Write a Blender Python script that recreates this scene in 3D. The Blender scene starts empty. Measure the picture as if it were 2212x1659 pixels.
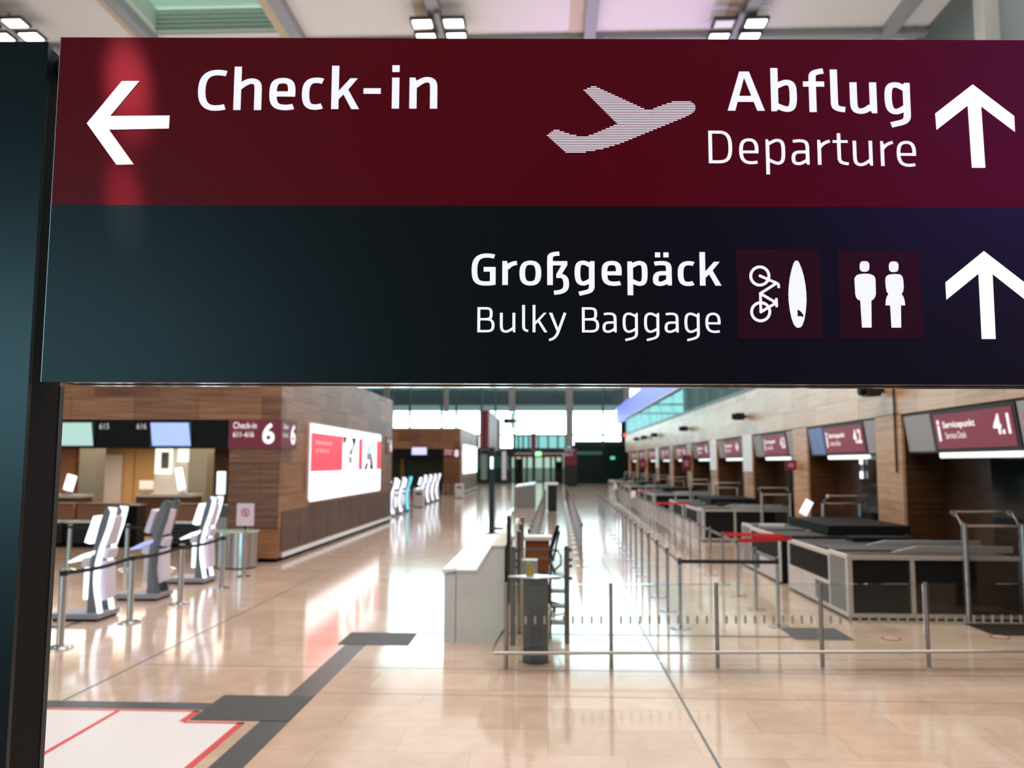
import bpy, bmesh, math, random
from mathutils import Vector, Matrix
random.seed(7)
PI = math.pi
sc = bpy.context.scene
COL = sc.collection

# ------------------------------------------------------------------ camera
W, HH, F = 2212., 1659., 1780.
CX, CY = W/2, HH/2
CAM_Z = 2.35
VPX, VPY, ROLL = 1183., 1000., 0.003
def unroll(x, y):
    dx, dy = x-CX, y-CY
    c, s = math.cos(ROLL), math.sin(ROLL)
    return c*dx+s*dy, -s*dx+c*dy
_vx, _vy = unroll(VPX, VPY)
PITCH = math.atan2(_vy, F)
YAW = math.atan2(_vx, math.hypot(F, _vy))
FWD = Vector((-math.sin(YAW)*math.cos(PITCH), math.cos(YAW)*math.cos(PITCH), math.sin(PITCH)))
RIGHT = Vector((math.cos(YAW), math.sin(YAW), 0))
UP = RIGHT.cross(FWD)
HF = Vector((-math.sin(YAW), math.cos(YAW), 0))
CAM = Vector((0, 0, CAM_Z))
def ray(x, y):
    a, b = unroll(x, y)
    return RIGHT*a - UP*b + FWD*F
def on_z(x, y, z=0.):
    d = ray(x, y); return CAM + d*((z-CAM_Z)/d.z)
def on_y(x, y, Y):
    d = ray(x, y); return CAM + d*(Y/d.y)
def on_x(x, y, X):
    d = ray(x, y); return CAM + d*(X/d.x)
SIGN_D = 2.5
def on_sign(x, y, off=0.):
    d = ray(x, y); return CAM + d*((SIGN_D-off)/d.dot(HF))

cd = bpy.data.cameras.new('camera'); cam = bpy.data.objects.new('camera', cd); COL.objects.link(cam)
R3 = Matrix((RIGHT, UP, -FWD)).transposed()
cam.matrix_world = Matrix.Translation(CAM) @ R3.to_4x4() @ Matrix.Rotation(ROLL, 4, 'Z')
cd.sensor_width = 36; cd.lens = F/W*36; cd.clip_end = 500; cd.clip_start = .05
cd.dof.use_dof = True; cd.dof.focus_distance = 2.5; cd.dof.aperture_fstop = 2.8
sc.camera = cam

# ------------------------------------------------------------------ colour management, world, lights
sc.view_settings.view_transform = 'Standard'; sc.view_settings.look = 'None'
sc.view_settings.gamma = 1; sc.view_settings.exposure = 0.0; sc.view_settings.use_curve_mapping = False
wd = bpy.data.worlds.new('sky'); sc.world = wd; wd.use_nodes = True
nt = wd.node_tree; bg = nt.nodes['Background']
bg.inputs[0].default_value = (.86, .98, 1.0, 1); bg.inputs[1].default_value = 6.0

def area(name, loc, rot, sx, sy, watts, color=(1, 1, 1), spread=PI):
    l = bpy.data.lights.new(name, 'AREA'); l.shape = 'RECTANGLE'; l.size = sx; l.size_y = sy
    l.energy = watts; l.color = color; l.spread = spread
    o = bpy.data.objects.new(name, l); COL.objects.link(o); o.location = loc; o.rotation_euler = rot
    return o
def spot(name, loc, target, watts, deg, color=(1, 1, 1), blend=.5, size=.1):
    l = bpy.data.lights.new(name, 'SPOT'); l.energy = watts; l.spot_size = math.radians(deg)
    l.color = color; l.spot_blend = blend; l.shadow_soft_size = size
    o = bpy.data.objects.new(name, l); COL.objects.link(o); o.location = loc
    o.rotation_euler = (Vector(target)-Vector(loc)).to_track_quat('-Z', 'Y').to_euler()
    return o
CEIL = 20.35
WARM = (1.0, .95, .90)
# the hall's ceiling luminaires, one field over the front of the hall and one over the back
area('ceiling_luminaires_front', (1, 11, CEIL-.6), (0, 0, 0), 30, 34, 8600, WARM)
area('ceiling_luminaires_back', (1, 64, CEIL-.6), (0, 0, 0), 34, 52, 5600, WARM)
# coloured wash lights of the hall
vl = area('violet_wash_light', (25, -27, 18), (0, 0, 0), 8, 7, 1700, (.34, .12, 1.0))
vl.rotation_euler = (Vector((1.4, 2.5, 3.2))-vl.location).to_track_quat('-Z', 'Y').to_euler()
# added floating light, unseen, that brightens the roof from below
area('added_roof_fill', (-2, 34, 11), (PI, 0, 0), 46, 16, 2000, (1, .95, .92))
spot('violet_ceiling_spot', (5, 40, 6), (3.6, 33, CEIL), 5000, 50, (.62, .3, 1.0), .9, .3)

# ------------------------------------------------------------------ materials
MATS = {}
def mat(name, color, rough=.5, metal=0., emit=None, estr=0., spec=.5, coat=0.):
    m = bpy.data.materials.new(name); m.use_nodes = True
    p = m.node_tree.nodes['Principled BSDF']
    p.inputs['Base Color'].default_value = (*color, 1)
    p.inputs['Roughness'].default_value = rough; p.inputs['Metallic'].default_value = metal
    p.inputs['Specular IOR Level'].default_value = spec; p.inputs['Coat Weight'].default_value = coat
    if emit:
        p.inputs['Emission Color'].default_value = (*emit, 1); p.inputs['Emission Strength'].default_value = estr
    MATS[name] = m
    return m
def nodes(m): return m.node_tree.nodes, m.node_tree.links, m.node_tree.nodes['Principled BSDF']

def noisy(name, c1, c2, scale=4., rough=.5, detail=6., stretch=(1, 1, 1), bump=0., **k):
    m = mat(name, c1, rough, **k); n, l, p = nodes(m)
    tc = n.new('ShaderNodeTexCoord'); mp = n.new('ShaderNodeMapping'); mp.inputs['Scale'].default_value = stretch
    nz = n.new('ShaderNodeTexNoise'); nz.inputs['Scale'].default_value = scale; nz.inputs['Detail'].default_value = detail
    rp = n.new('ShaderNodeValToRGB'); rp.color_ramp.elements[0].position = .3; rp.color_ramp.elements[1].position = .7
    rp.color_ramp.elements[0].color = (*c1, 1); rp.color_ramp.elements[1].color = (*c2, 1)
    l.new(tc.outputs['Object'], mp.inputs[0]); l.new(mp.outputs[0], nz.inputs['Vector'])
    l.new(nz.outputs['Fac'], rp.inputs[0]); l.new(rp.outputs[0], p.inputs['Base Color'])
    if bump:
        b = n.new('ShaderNodeBump'); b.inputs['Strength'].default_value = bump
        l.new(nz.outputs['Fac'], b.inputs['Height']); l.new(b.outputs[0], p.inputs['Normal'])
    return m

def wood(name, axis, c_dark, c_mid, c_light, panel=(1.56, .78), rough=.42, spec=.4):
    """veneered panels; axis: the horizontal axis of the wall ('X' or 'Y')"""
    m = mat(name, c_mid, rough, spec=spec); n, l, p = nodes(m)
    tc = n.new('ShaderNodeTexCoord'); sp = n.new('ShaderNodeSeparateXYZ'); cb = n.new('ShaderNodeCombineXYZ')
    l.new(tc.outputs['Object'], sp.inputs[0])
    l.new(sp.outputs[axis], cb.inputs[0]); l.new(sp.outputs['Z'], cb.inputs[1])
    br = n.new('ShaderNodeTexBrick'); br.inputs['Scale'].default_value = 1.0
    br.inputs['Brick Width'].default_value = panel[0]; br.inputs['Row Height'].default_value = panel[1]
    br.inputs['Mortar Size'].default_value = .006; br.offset = .37; br.offset_frequency = 2
    br.inputs['Color1'].default_value = (0, 0, 0, 1); br.inputs['Color2'].default_value = (1, 1, 1, 1)
    br.inputs['Mortar'].default_value = (0, 0, 0, 1); br.inputs['Bias'].default_value = 0.
    l.new(cb.outputs[0], br.inputs['Vector'])
    mp = n.new('ShaderNodeMapping'); mp.inputs['Scale'].default_value = (.5, 9., 1)
    l.new(cb.outputs[0], mp.inputs[0])
    nz = n.new('ShaderNodeTexNoise'); nz.inputs['Scale'].default_value = 1.5; nz.inputs['Detail'].default_value = 7
    nz.inputs['Distortion'].default_value = .6
    l.new(mp.outputs[0], nz.inputs['Vector'])
    mx = n.new('ShaderNodeMath'); mx.operation = 'MULTIPLY_ADD'; mx.inputs[1].default_value = .48
    l.new(br.outputs['Color'], mx.inputs[0])
    ms = n.new('ShaderNodeMath'); ms.operation = 'MULTIPLY_ADD'; ms.inputs[1].default_value = 1.1; ms.inputs[2].default_value = -.28
    l.new(nz.outputs['Fac'], ms.inputs[0]); l.new(ms.outputs[0], mx.inputs[2])
    rp = n.new('ShaderNodeValToRGB'); e = rp.color_ramp.elements
    e[0].position = .1; e[0].color = (*c_dark, 1); e[1].position = .9; e[1].color = (*c_light, 1)
    q = e.new(.45); q.color = (*c_mid, 1)
    l.new(mx.outputs[0], rp.inputs[0])
    mm = n.new('ShaderNodeMix'); mm.data_type = 'RGBA'; mm.blend_type = 'MULTIPLY'
    inv = n.new('ShaderNodeMath'); inv.operation = 'MULTIPLY'; inv.inputs[1].default_value = .7
    l.new(br.outputs['Fac'], inv.inputs[0]); l.new(inv.outputs[0], mm.inputs['Factor'])
    l.new(rp.outputs[0], mm.inputs['A']); mm.inputs['B'].default_value = (.15, .12, .1, 1)
    l.new(mm.outputs['Result'], p.inputs['Base Color'])
    return m

WD, WM, WL = (.09, .034, .013), (.23, .10, .042), (.40, .205, .095)
wood('walnut_x', 'X', WD, WM, WL)
wood('walnut_y', 'Y', WD, WM, WL)
wood('walnut_y_sheen', 'Y', (.38, .20, .105), (.58, .35, .205), (.72, .50, .33), rough=.34)  # same walnut, its grazing sheen painted in as a paler base colour
wood('walnut_x_pale', 'X', (.16, .085, .045), (.25, .14, .08), (.34, .2, .12), rough=.5)
wood('walnut_y_lit', 'Y', (.30, .135, .06), (.54, .285, .15), (.70, .43, .25), rough=.38)  # lit copy of the walnut: bright sheen put into the colour
noisy('louvre', (.13, .08, .062), (.19, .12, .095), 3, .6)
mat('black', (.008, .009, .01), .35)
mat('matt_black', (.006, .006, .007), .7, spec=.2)
mat('dark_glass', (.008, .009, .009), .08, spec=.5)
mat('dark_wood', (.045, .022, .011), .6, spec=.15)
noisy('dark_walnut', (.035, .015, .007), (.075, .034, .016), 2.5, .5, stretch=(1, 1, 9))
wood('walnut_x_shade', 'X', (.03, .011, .0045), (.085, .034, .013), (.15, .062, .023), rough=.55, spec=.12)  # shade on the bay sides, painted as a darker walnut
mat('steel', (.55, .54, .53), .28, 1.)
mat('dark_steel', (.22, .21, .2), .35, 1.)
mat('post_steel', (.36, .33, .30), .3, 1.)
mat('bright_steel', (.75, .75, .75), .15, 1.)
mat('aluminium', (.62, .6, .57), .4, .7)
mat('grey', (.2, .2, .21), .5)
mat('banner_grey', (.42, .40, .42), .4)
mat('mid_grey', (.11, .115, .12), .5)
mat('dark_grey', (.045, .047, .05), .5)
mat('white', (.8, .8, .8), .4)
mat('offwhite', (.68, .66, .64), .5)
mat('lilac', (.74, .67, .78), .35)
mat('screen_grey', (.46, .48, .5), .25)
mat('belt_black', (.012, .013, .015), .7)
mat('belt_red', (.62, .02, .025), .6)
mat('wood_brown', (.42, .16, .06), .5)
mat('amber', (.55, .33, .12), .5)
mat('olive', (.13, .12, .085), .55)
mat('door_white', (.62, .52, .46), .5)
mat('ledge_white', (.85, .87, .88), .25)
mat('yellow', (.42, .29, .04), .7)
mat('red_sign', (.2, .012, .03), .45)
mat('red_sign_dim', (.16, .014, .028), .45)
noisy('concrete', (.62, .60, .53), (.72, .70, .62), 2.2, .7, bump=.05)
noisy('ceiling_white', (.74, .71, .69), (.8, .77, .75), 30, .8)
mat('ceiling_beam', (.33, .34, .36), .5)
mat('wall_dark', (.02, .021, .023), .7)
mat('apron', (.2, .22, .22), .9)
mat('led_white', (.8, .8, .8), .5, emit=(.76, .88, 1.0), estr=1.6)
mat('led_cyan', (.1, .6, .7), .5, emit=(.05, .62, .8), estr=1.4)
mat('led_blue', (.1, .1, .6), .5, emit=(.16, .18, .95), estr=.8)
mat('lamp', (.9, .9, .9), .5, emit=(1, .98, .94), estr=9.)
mat('light_bar', (.8, .8, .8), .5, emit=(.9, 1, .97), estr=1.0)
mat('panel_light', (.8, .8, .8), .5, emit=(.95, .97, 1), estr=.12)
mat('screen_white', (.8, .8, .8), .5, emit=(1, 1, 1), estr=1.5)
mat('screen_blue', (.3, .4, .8), .4, emit=(.38, .5, .95), estr=.75)
mat('screen_green', (.3, .5, .45), .4, emit=(.4, .58, .52), estr=.75)
mat('screen_violet', (.5, .5, .8), .4, emit=(.6, .6, 1), estr=1.0)
mat('ad_red', (.8, .05, .08), .5, emit=(1.0, .07, .12), estr=.8)
mat('ad_black', (.01, .01, .015), .5)
mat('ad_grey', (.25, .25, .28), .5, emit=(.3, .3, .36), estr=.5)
mat('ad_blue', (.3, .6, .8), .5, emit=(.3, .7, 1), estr=.9)
mat('ad_pink', (.9, .5, .5), .5, emit=(1, .5, .55), estr=.8)
mat('display_red', (.16, .02, .045), .3, emit=(.36, .05, .10), estr=.35)
mat('display_text', (.8, .8, .8), .5, emit=(1, .95, .97), estr=.7)
mat('small_text', (.6, .6, .6), .5, emit=(1, 1, 1), estr=.25)
mat('display_blue', (.12, .18, .35), .3, emit=(.12, .2, .4), estr=.4)
mat('display_orange', (.5, .12, .05), .4, emit=(.6, .12, .05), estr=.4)
mat('exit_green', (.1, .7, .2), .5, emit=(.3, 1, .35), estr=2.0)
mat('red_light', (.8, .05, .05), .5, emit=(1, .06, .06), estr=3.0)
mat('warm_glow', (.8, .7, .5), .5, emit=(.95, 1, .85), estr=1.1)
mat('vinyl_white', (.72, .69, .68), .3)
mat('vinyl_red', (.62, .05, .06), .35)
noisy('granite', (.045, .05, .055), (.075, .08, .085), 40, .3)
noisy('grating', (.02, .021, .022), (.05, .05, .052), 60, .55)
mat('joint', (.10, .11, .12), .4)
mat('sticker_white', (.66, .5, .42), .4)
mat('sticker_red', (.42, .13, .09), .4)
mat('kiosk_grey', (.16, .165, .175), .45)
mat('plinth_grey', (.3, .29, .32), .35)

# sign surfaces
m = noisy('sign_red', (.185, .0030, .0108), (.195, .0033, .0115), 3, .38, spec=.22)
m = noisy('sign_dark', (.0045, .0075, .009), (.0055, .0085, .010), 3, .36, spec=.42)
m = noisy('pillar_slate', (.005, .0095, .011), (.006, .011, .013), 3, .3, spec=.5)
mat('sign_white', (.84, .84, .86), .5, emit=(.92, .93, 1.0), estr=.72)
mat('sign_white_bright', (.88, .88, .88), .5, emit=(1, 1, 1), estr=.95)
mat('mirror_trim', (.9, .9, .92), .12, 1.)
# pictogram plates: fine printed pinstripes
m = mat('pictogram_red', (.05, .004, .009), .45, spec=.3); n, l, p = nodes(m)
tc = n.new('ShaderNodeTexCoord'); wv = n.new('ShaderNodeTexWave'); wv.bands_direction = 'Z'; wv.inputs['Scale'].default_value = 47.
rp = n.new('ShaderNodeValToRGB'); rp.color_ramp.elements[0].color = (.028, .003, .006, 1); rp.color_ramp.elements[1].color = (.07, .006, .013, 1)
l.new(tc.outputs['Object'], wv.inputs['Vector']); l.new(wv.outputs['Fac'], rp.inputs[0]); l.new(rp.outputs[0], p.inputs['Base Color'])

# glass, thin: transparent with a mirror-like sheen
def glass(name, tint, gl=.08, rough=.03):
    m = bpy.data.materials.new(name); m.use_nodes = True; n, l = m.node_tree.nodes, m.node_tree.links
    n.remove(n['Principled BSDF']); out = n['Material Output']
    t = n.new('ShaderNodeBsdfTransparent'); t.inputs[0].default_value = (*tint, 1)
    g = n.new('ShaderNodeBsdfGlossy'); g.inputs['Roughness'].default_value = rough
    lw = n.new('ShaderNodeFresnel'); lw.inputs[0].default_value = 1.4
    mx = n.new('ShaderNodeMixShader')
    mm = n.new('ShaderNodeMath'); mm.operation = 'MULTIPLY'; mm.inputs[1].default_value = gl/.028
    mm.use_clamp = True
    l.new(lw.outputs[0], mm.inputs[0]); l.new(mm.outputs[0], mx.inputs[0])
    l.new(t.outputs[0], mx.inputs[1]); l.new(g.outputs[0], mx.inputs[2]); l.new(mx.outputs[0], out.inputs[0])
    MATS[name] = m
glass('glass', (.95, .98, .97), .03)
glass('glass_edge', (.75, .86, .84), .05)
glass('glass_teal', (.52, .74, .74), .06)
glass('glass_facade', (.9, 1, 1), .03)
glass('glass_blue', (.62, .86, .94), .02)
def frosted(name, tint, white, k):
    m = bpy.data.materials.new(name); m.use_nodes = True; n, l = m.node_tree.nodes, m.node_tree.links
    n.remove(n['Principled BSDF'])
    t = n.new('ShaderNodeBsdfTransparent'); t.inputs[0].default_value = (*tint, 1)
    d = n.new('ShaderNodeBsdfDiffuse'); d.inputs[0].default_value = (*white, 1)
    tr = n.new('ShaderNodeBsdfTranslucent'); tr.inputs[0].default_value = (*white, 1)
    a = n.new('ShaderNodeMixShader'); a.inputs[0].default_value = .35; b_ = n.new('ShaderNodeMixShader'); b_.inputs[0].default_value = k
    l.new(d.outputs[0], a.inputs[1]); l.new(tr.outputs[0], a.inputs[2])
    l.new(t.outputs[0], b_.inputs[1]); l.new(a.outputs[0], b_.inputs[2]); l.new(b_.outputs[0], n['Material Output'].inputs[0])
    MATS[name] = m
frosted('balustrade_glass', (.6, .8, .8), (.30, .48, .50), .55)
frosted('glass_milky', (1, 1, 1), (.86, .85, .88), .28)
glass('glass_dark', (.16, .2, .2), .1)
glass('glass_teal_dark', (.05, .10, .095), .05)
glass('glass_teal_pale', (.25, .37, .36), .05)
glass('glass_door', (.31, .36, .32), .04)

# floor: polished limestone slabs
m = mat('limestone', (.58, .45, .34), .10, spec=.68); n, l, p = nodes(m)
tc = n.new('ShaderNodeTexCoord'); br = n.new('ShaderNodeTexBrick')
br.inputs['Scale'].default_value = 1; br.inputs['Brick Width'].default_value = 1.25; br.inputs['Row Height'].default_value = .63
br.inputs['Mortar Size'].default_value = .0035; br.offset = .5
br.inputs['Color1'].default_value = (.54, .39, .295, 1); br.inputs['Color2'].default_value = (.63, .48, .375, 1)
br.inputs['Mortar'].default_value = (.42, .31, .23, 1); br.inputs['Bias'].default_value = 0
l.new(tc.outputs['Object'], br.inputs['Vector'])
nz = n.new('ShaderNodeTexNoise'); nz.inputs['Scale'].default_value = 2.2; nz.inputs['Detail'].default_value = 9; nz.inputs['Roughness'].default_value = .62
nz.inputs['Distortion'].default_value = .8
l.new(tc.outputs['Object'], nz.inputs['Vector'])
rp = n.new('ShaderNodeValToRGB'); rp.color_ramp.elements[0].position = .3; rp.color_ramp.elements[1].position = .72
rp.color_ramp.elements[0].color = (.86, .84, .82, 1); rp.color_ramp.elements[1].color = (1.05, 1.05, 1.05, 1)
l.new(nz.outputs['Fac'], rp.inputs[0])
mm = n.new('ShaderNodeMix'); mm.data_type = 'RGBA'; mm.blend_type = 'MULTIPLY'; mm.inputs['Factor'].default_value = 1
l.new(br.outputs['Color'], mm.inputs['A']); l.new(rp.outputs[0], mm.inputs['B']); l.new(mm.outputs['Result'], p.inputs['Base Color'])

# ------------------------------------------------------------------ mesh helpers
class MB:
    def __init__(s): s.bm = bmesh.new()
    def box(s, x0, x1, y0, y1, z0, z1):
        v = [s.bm.verts.new(c) for c in ((x0,y0,z0),(x1,y0,z0),(x1,y1,z0),(x0,y1,z0),(x0,y0,z1),(x1,y0,z1),(x1,y1,z1),(x0,y1,z1))]
        for f in ((3,2,1,0),(4,5,6,7),(0,1,5,4),(1,2,6,5),(2,3,7,6),(3,0,4,7)): s.bm.faces.new([v[i] for i in f])
        return s
    def cbox(s, cx, cy, cz, sx, sy, sz): return s.box(cx-sx/2, cx+sx/2, cy-sy/2, cy+sy/2, cz-sz/2, cz+sz/2)
    def tube(s, pts, r, n=10, cap=True):
        pts = [Vector(p) for p in pts]; rings = []
        rs = r if isinstance(r, (list, tuple)) else [r]*len(pts)
        for i, p in enumerate(pts):
            t = (pts[min(i+1, len(pts)-1)]-pts[max(i-1, 0)]).normalized()
            a = t.cross(Vector((0, 0, 1))) if abs(t.z) < .95 else t.cross(Vector((0, 1, 0)))
            a.normalize(); b = t.cross(a)
            rings.append([s.bm.verts.new(p+(a*math.cos(2*PI*k/n)+b*math.sin(2*PI*k/n))*rs[i]) for k in range(n)])
        for i in range(len(rings)-1):
            for k in range(n): s.bm.faces.new((rings[i][k], rings[i][(k+1)%n], rings[i+1][(k+1)%n], rings[i+1][k]))
        if cap: s.bm.faces.new(rings[0][::-1]); s.bm.faces.new(rings[-1])
        return s
    def lathe(s, prof, cx=0, cy=0, n=20):
        rings = []
        for r, z in prof:
            rings.append([s.bm.verts.new((cx+max(r, 1e-4)*math.cos(2*PI*k/n), cy+max(r, 1e-4)*math.sin(2*PI*k/n), z)) for k in range(n)])
        for i in range(len(rings)-1):
            for k in range(n): s.bm.faces.new((rings[i][k], rings[i][(k+1)%n], rings[i+1][(k+1)%n], rings[i+1][k]))
        s.bm.faces.new(rings[0][::-1]); s.bm.faces.new(rings[-1])
        return s
    def prism(s, poly, f0, f1):
        """poly of 2D points; f0/f1 map a 2D point to the near/far 3D point"""
        a = [s.bm.verts.new(f0(*q)) for q in poly]; b = [s.bm.verts.new(f1(*q)) for q in poly]
        n = len(poly)
        try: s.bm.faces.new(a); s.bm.faces.new(b[::-1])
        except ValueError: pass
        for i in range(n): s.bm.faces.new((a[i], b[i], b[(i+1)%n], a[(i+1)%n]))
        return s
    def face(s, pts):
        s.bm.faces.new([s.bm.verts.new(q) for q in pts]); return s
    def build(s, name, m, parent=None, smooth=False, bevel=0.):
        me = bpy.data.meshes.new(name)
        bmesh.ops.recalc_face_normals(s.bm, faces=s.bm.faces[:])
        big = [f for f in s.bm.faces if len(f.verts) > 8]
        if big: bmesh.ops.triangulate(s.bm, faces=big)
        if smooth:
            for f in s.bm.faces: f.smooth = True
        s.bm.to_mesh(me); s.bm.free()
        me.materials.append(MATS[m] if isinstance(m, str) else m)
        o = bpy.data.objects.new(name, me); COL.objects.link(o)
        if parent is not None: o.parent = parent
        if bevel:
            b = o.modifiers.new('edge', 'BEVEL'); b.width = bevel; b.segments = 2; b.limit_method = 'ANGLE'
        if smooth:
            e = o.modifiers.new('split', 'EDGE_SPLIT'); e.split_angle = math.radians(40)
        return o
def tag(o, label, cat, group=None, kind=None):
    o['label'] = label; o['category'] = cat
    if group: o['group'] = group
    if kind: o['kind'] = kind
    return o
def thing(name, label, cat, loc=(0, 0, 0), group=None, rz=0.):
    o = bpy.data.objects.new(name, None); COL.objects.link(o); o.location = loc; o.rotation_euler = (0, 0, rz)
    return tag(o, label, cat, group)
def struct(o, label=None):
    o['kind'] = 'structure'
    if label: o['label'] = label
    return o
def copy_tree(o, parent=None):
    c = o.copy(); COL.objects.link(c); c.parent = parent
    for ch in list(o.children): copy_tree(ch, c)
    return c
def dup(root, loc, label, group=None):
    c = copy_tree(root); c.location = loc; c['label'] = label
    if group: c['group'] = group
    return c
FACING = {'-Y': (PI/2, 0, 0), '+X': (PI/2, 0, PI/2), '-X': (PI/2, 0, -PI/2)}
def text(s, width, m, parent, loc, face='-Y', height=None, name='lettering', bold=0.):
    """text as a flat mesh, left-bottom corner at loc, scaled to a width and cap height"""
    cu = bpy.data.curves.new('text', 'FONT'); cu.body = s; cu.offset = bold
    o = bpy.data.objects.new('text', cu); COL.objects.link(o)
    me = bpy.data.meshes.new_from_object(o.evaluated_get(bpy.context.evaluated_depsgraph_get()))
    bpy.data.objects.remove(o)
    xs = [v.co.x for v in me.vertices]; ys = [v.co.y for v in me.vertices]
    x0, x1, y0, y1 = min(xs), max(xs), min(ys), max(ys)
    k = width/(x1-x0); ky = (height/(y1-y0)) if height else k
    for v in me.vertices: v.co = ((v.co.x-x0)*k, (v.co.y-y0)*ky, 0)
    me.materials.clear(); me.materials.append(MATS[m])
    t = bpy.data.objects.new(name, me); COL.objects.link(t); t.parent = parent; t.location = loc; t.rotation_euler = FACING[face]
    return t
ORD = ['first', 'second', 'third', 'fourth', 'fifth', 'sixth', 'seventh', 'eighth', 'ninth', 'tenth', 'eleventh', 'twelfth', 'thirteenth', 'fourteenth', 'fifteenth']

# ================================================================== THE SETTING
HX0, HX1, HY0, HY1 = -44., 30., -30., 96.
struct(MB().box(HX0, HX1, HY0, HY1+.2, -.2, 0).build('floor', 'limestone'), 'polished beige limestone floor')
# floor inlays, a few tenths of a millimetre proud
def inlay(name, x0, x1, y0, y1, m, z=.002, parent=None):
    return MB().box(x0, x1, y0, y1, .0, z).build(name, m, parent)
def rect_floor(name, rects, m, z=.002):
    b = MB()
    for x0, x1, y0, y1 in rects: b.box(x0, x1, y0, y1, 0, z)
    return b.build(name, m)
struct(rect_floor('trim_1', [(-2.62, -2.35, 2., 11.5)], 'granite'), 'dark granite band running along the floor')
struct(rect_floor('trim_2', [(-9., -3.28, 7.97, 8.19)], 'granite'), 'dark granite band across the floor by the white area')
struct(rect_floor('trim_3', [(-4.79, -4.765, 4., 33.)], 'joint', .0015), 'thin dark joint line on the left')
struct(rect_floor('trim_4', [(1.32, 1.345, 3., 40.)], 'joint', .0015), 'thin blue grey joint line on the right')
struct(rect_floor('floor_added_dark', [(-26, 3, -29, -.6)], mat('added_dark_floor', (.02, .021, .022), .9, spec=.2) and 'added_dark_floor'), 'added dark floor sheet that dulls reflections')  # unseen sheet added behind the camera to darken reflections in post and sign
struct(rect_floor('trim_5', [(-1.75, 3.35, 11.6, 11.69)], 'granite'), 'dark line across the queue area')
struct(rect_floor('trim_6', [(-4.7, 9., 9.66, 9.675), (-2.3, 9., 8.6, 8.61)], 'joint', .001), 'fine joints across the floor')

# ceiling with a skylight well
bx = [on_z(x, 80, CEIL).x for x in (8, 330, 650, 955, 1272, 1590, 1900, 2215)]
jy = on_z(950, 79, CEIL).y                                         # the transverse beam
sx0, sx1, sy0, sy1 = on_z(338, 77, CEIL).x, on_z(628, 77, CEIL).x, jy-4.6, on_z(480, 76, CEIL).y-.1
b = MB()
b.box(HX0, HX1, HY0, sy0, CEIL, CEIL+.3).box(HX0, HX1, sy1, HY1+.2, CEIL, CEIL+.3)
b.box(HX0, sx0, sy0, sy1, CEIL, CEIL+.3).box(sx1, HX1, sy0, sy1, CEIL, CEIL+.3)
struct(b.build('ceiling', 'ceiling_white'), 'pale grey ceiling panels')
sk = struct(bpy.data.objects.new('window_1', None), 'recessed skylight in the ceiling'); COL.objects.link(sk)
mat('well_green', (.5, .6, .53), .5)
b = MB(); h = 1.15
b.box(sx0-.15, sx0, sy0, sy1, CEIL+.3, CEIL+h).box(sx1, sx1+.15, sy0, sy1, CEIL+.3, CEIL+h)
b.box(sx0, sx1, sy0-.15, sy0, CEIL+.3, CEIL+h).box(sx0, sx1, sy1, sy1+.15, CEIL+.3, CEIL+h)
for k in range(5): b.box(sx0, sx1, sy1-.12+.02*k, sy1, CEIL+.1+.2*k, CEIL+.2+.2*k)
b.build('window_frame', 'well_green', sk)
MATS['sky_pane'] = None
glass('sky_pane', (.385, .44, .395), .02)
MB().box(sx0, sx1, sy0, sy1, CEIL+h, CEIL+h+.03).build('window_pane', 'sky_pane', sk)
# beams
b = MB()
for i, x in enumerate(bx): b.box(x-.24, x+.24, 22., 48., CEIL-.42, CEIL)
struct(b.build('trim_7', 'ceiling_beam'), 'ceiling beams along the hall')
b = MB().box(HX0, HX1, jy-.1, jy+.35, CEIL-.3, CEIL)
for k in range(-60, 60): b.cbox(3+k*.55, jy-.14, CEIL-.22, .1, .08, .1)
struct(b.build('trim_8', 'ceiling_beam'), 'bolted ceiling beam across the hall')
b = MB()
for x in bx[1:6:1]: b.box(x-.85, x-.3, 22, jy-.1, CEIL-.04, CEIL)
struct(b.build('trim_9', mat('ceiling_tan', (.6, .5, .36), .7) and 'ceiling_tan'), 'tan strips beside the beams')

# outer walls of the hall
b = MB().box(HX0-.3, HX0, HY0, HY1, 0, CEIL)
struct(b.build('wall_left', 'wall_dark'))
b = MB().box(HX1, HX1+.3, HY0, HY1, 0, CEIL)
struct(b.build('wall_right_outer', 'wall_dark'))
b = MB()
wx0, wx1, wz1 = -40., -11., 9.5
b.box(HX0, wx0, HY0-.3, HY0, 0, CEIL).box(wx1, HX1, HY0-.3, HY0, 0, CEIL).box(wx0, wx1, HY0-.3, HY0, wz1, CEIL).box(wx0, wx1, HY0-.3, HY0, 0, .4)
struct(b.build('wall_rear', 'wall_dark'))
wr = struct(bpy.data.objects.new('window_2', None), 'glazed rear entrance'); COL.objects.link(wr)
b = MB()
for k in range(8): b.box(wx0+k*4.1, wx0+k*4.1+.12, HY0-.2, HY0-.05, .4, wz1)
b.build('window_frame', 'mid_grey', wr)
MB().box(wx0, wx1, HY0-.16, HY0-.13, .4, wz1).build('window_pane', 'glass_blue', wr)
struct(MB().box(-200, 200, 97, 420, -.3, -.1).box(-200, 200, -200, -31, -.3, -.1).build('ground', 'apron'))

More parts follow.
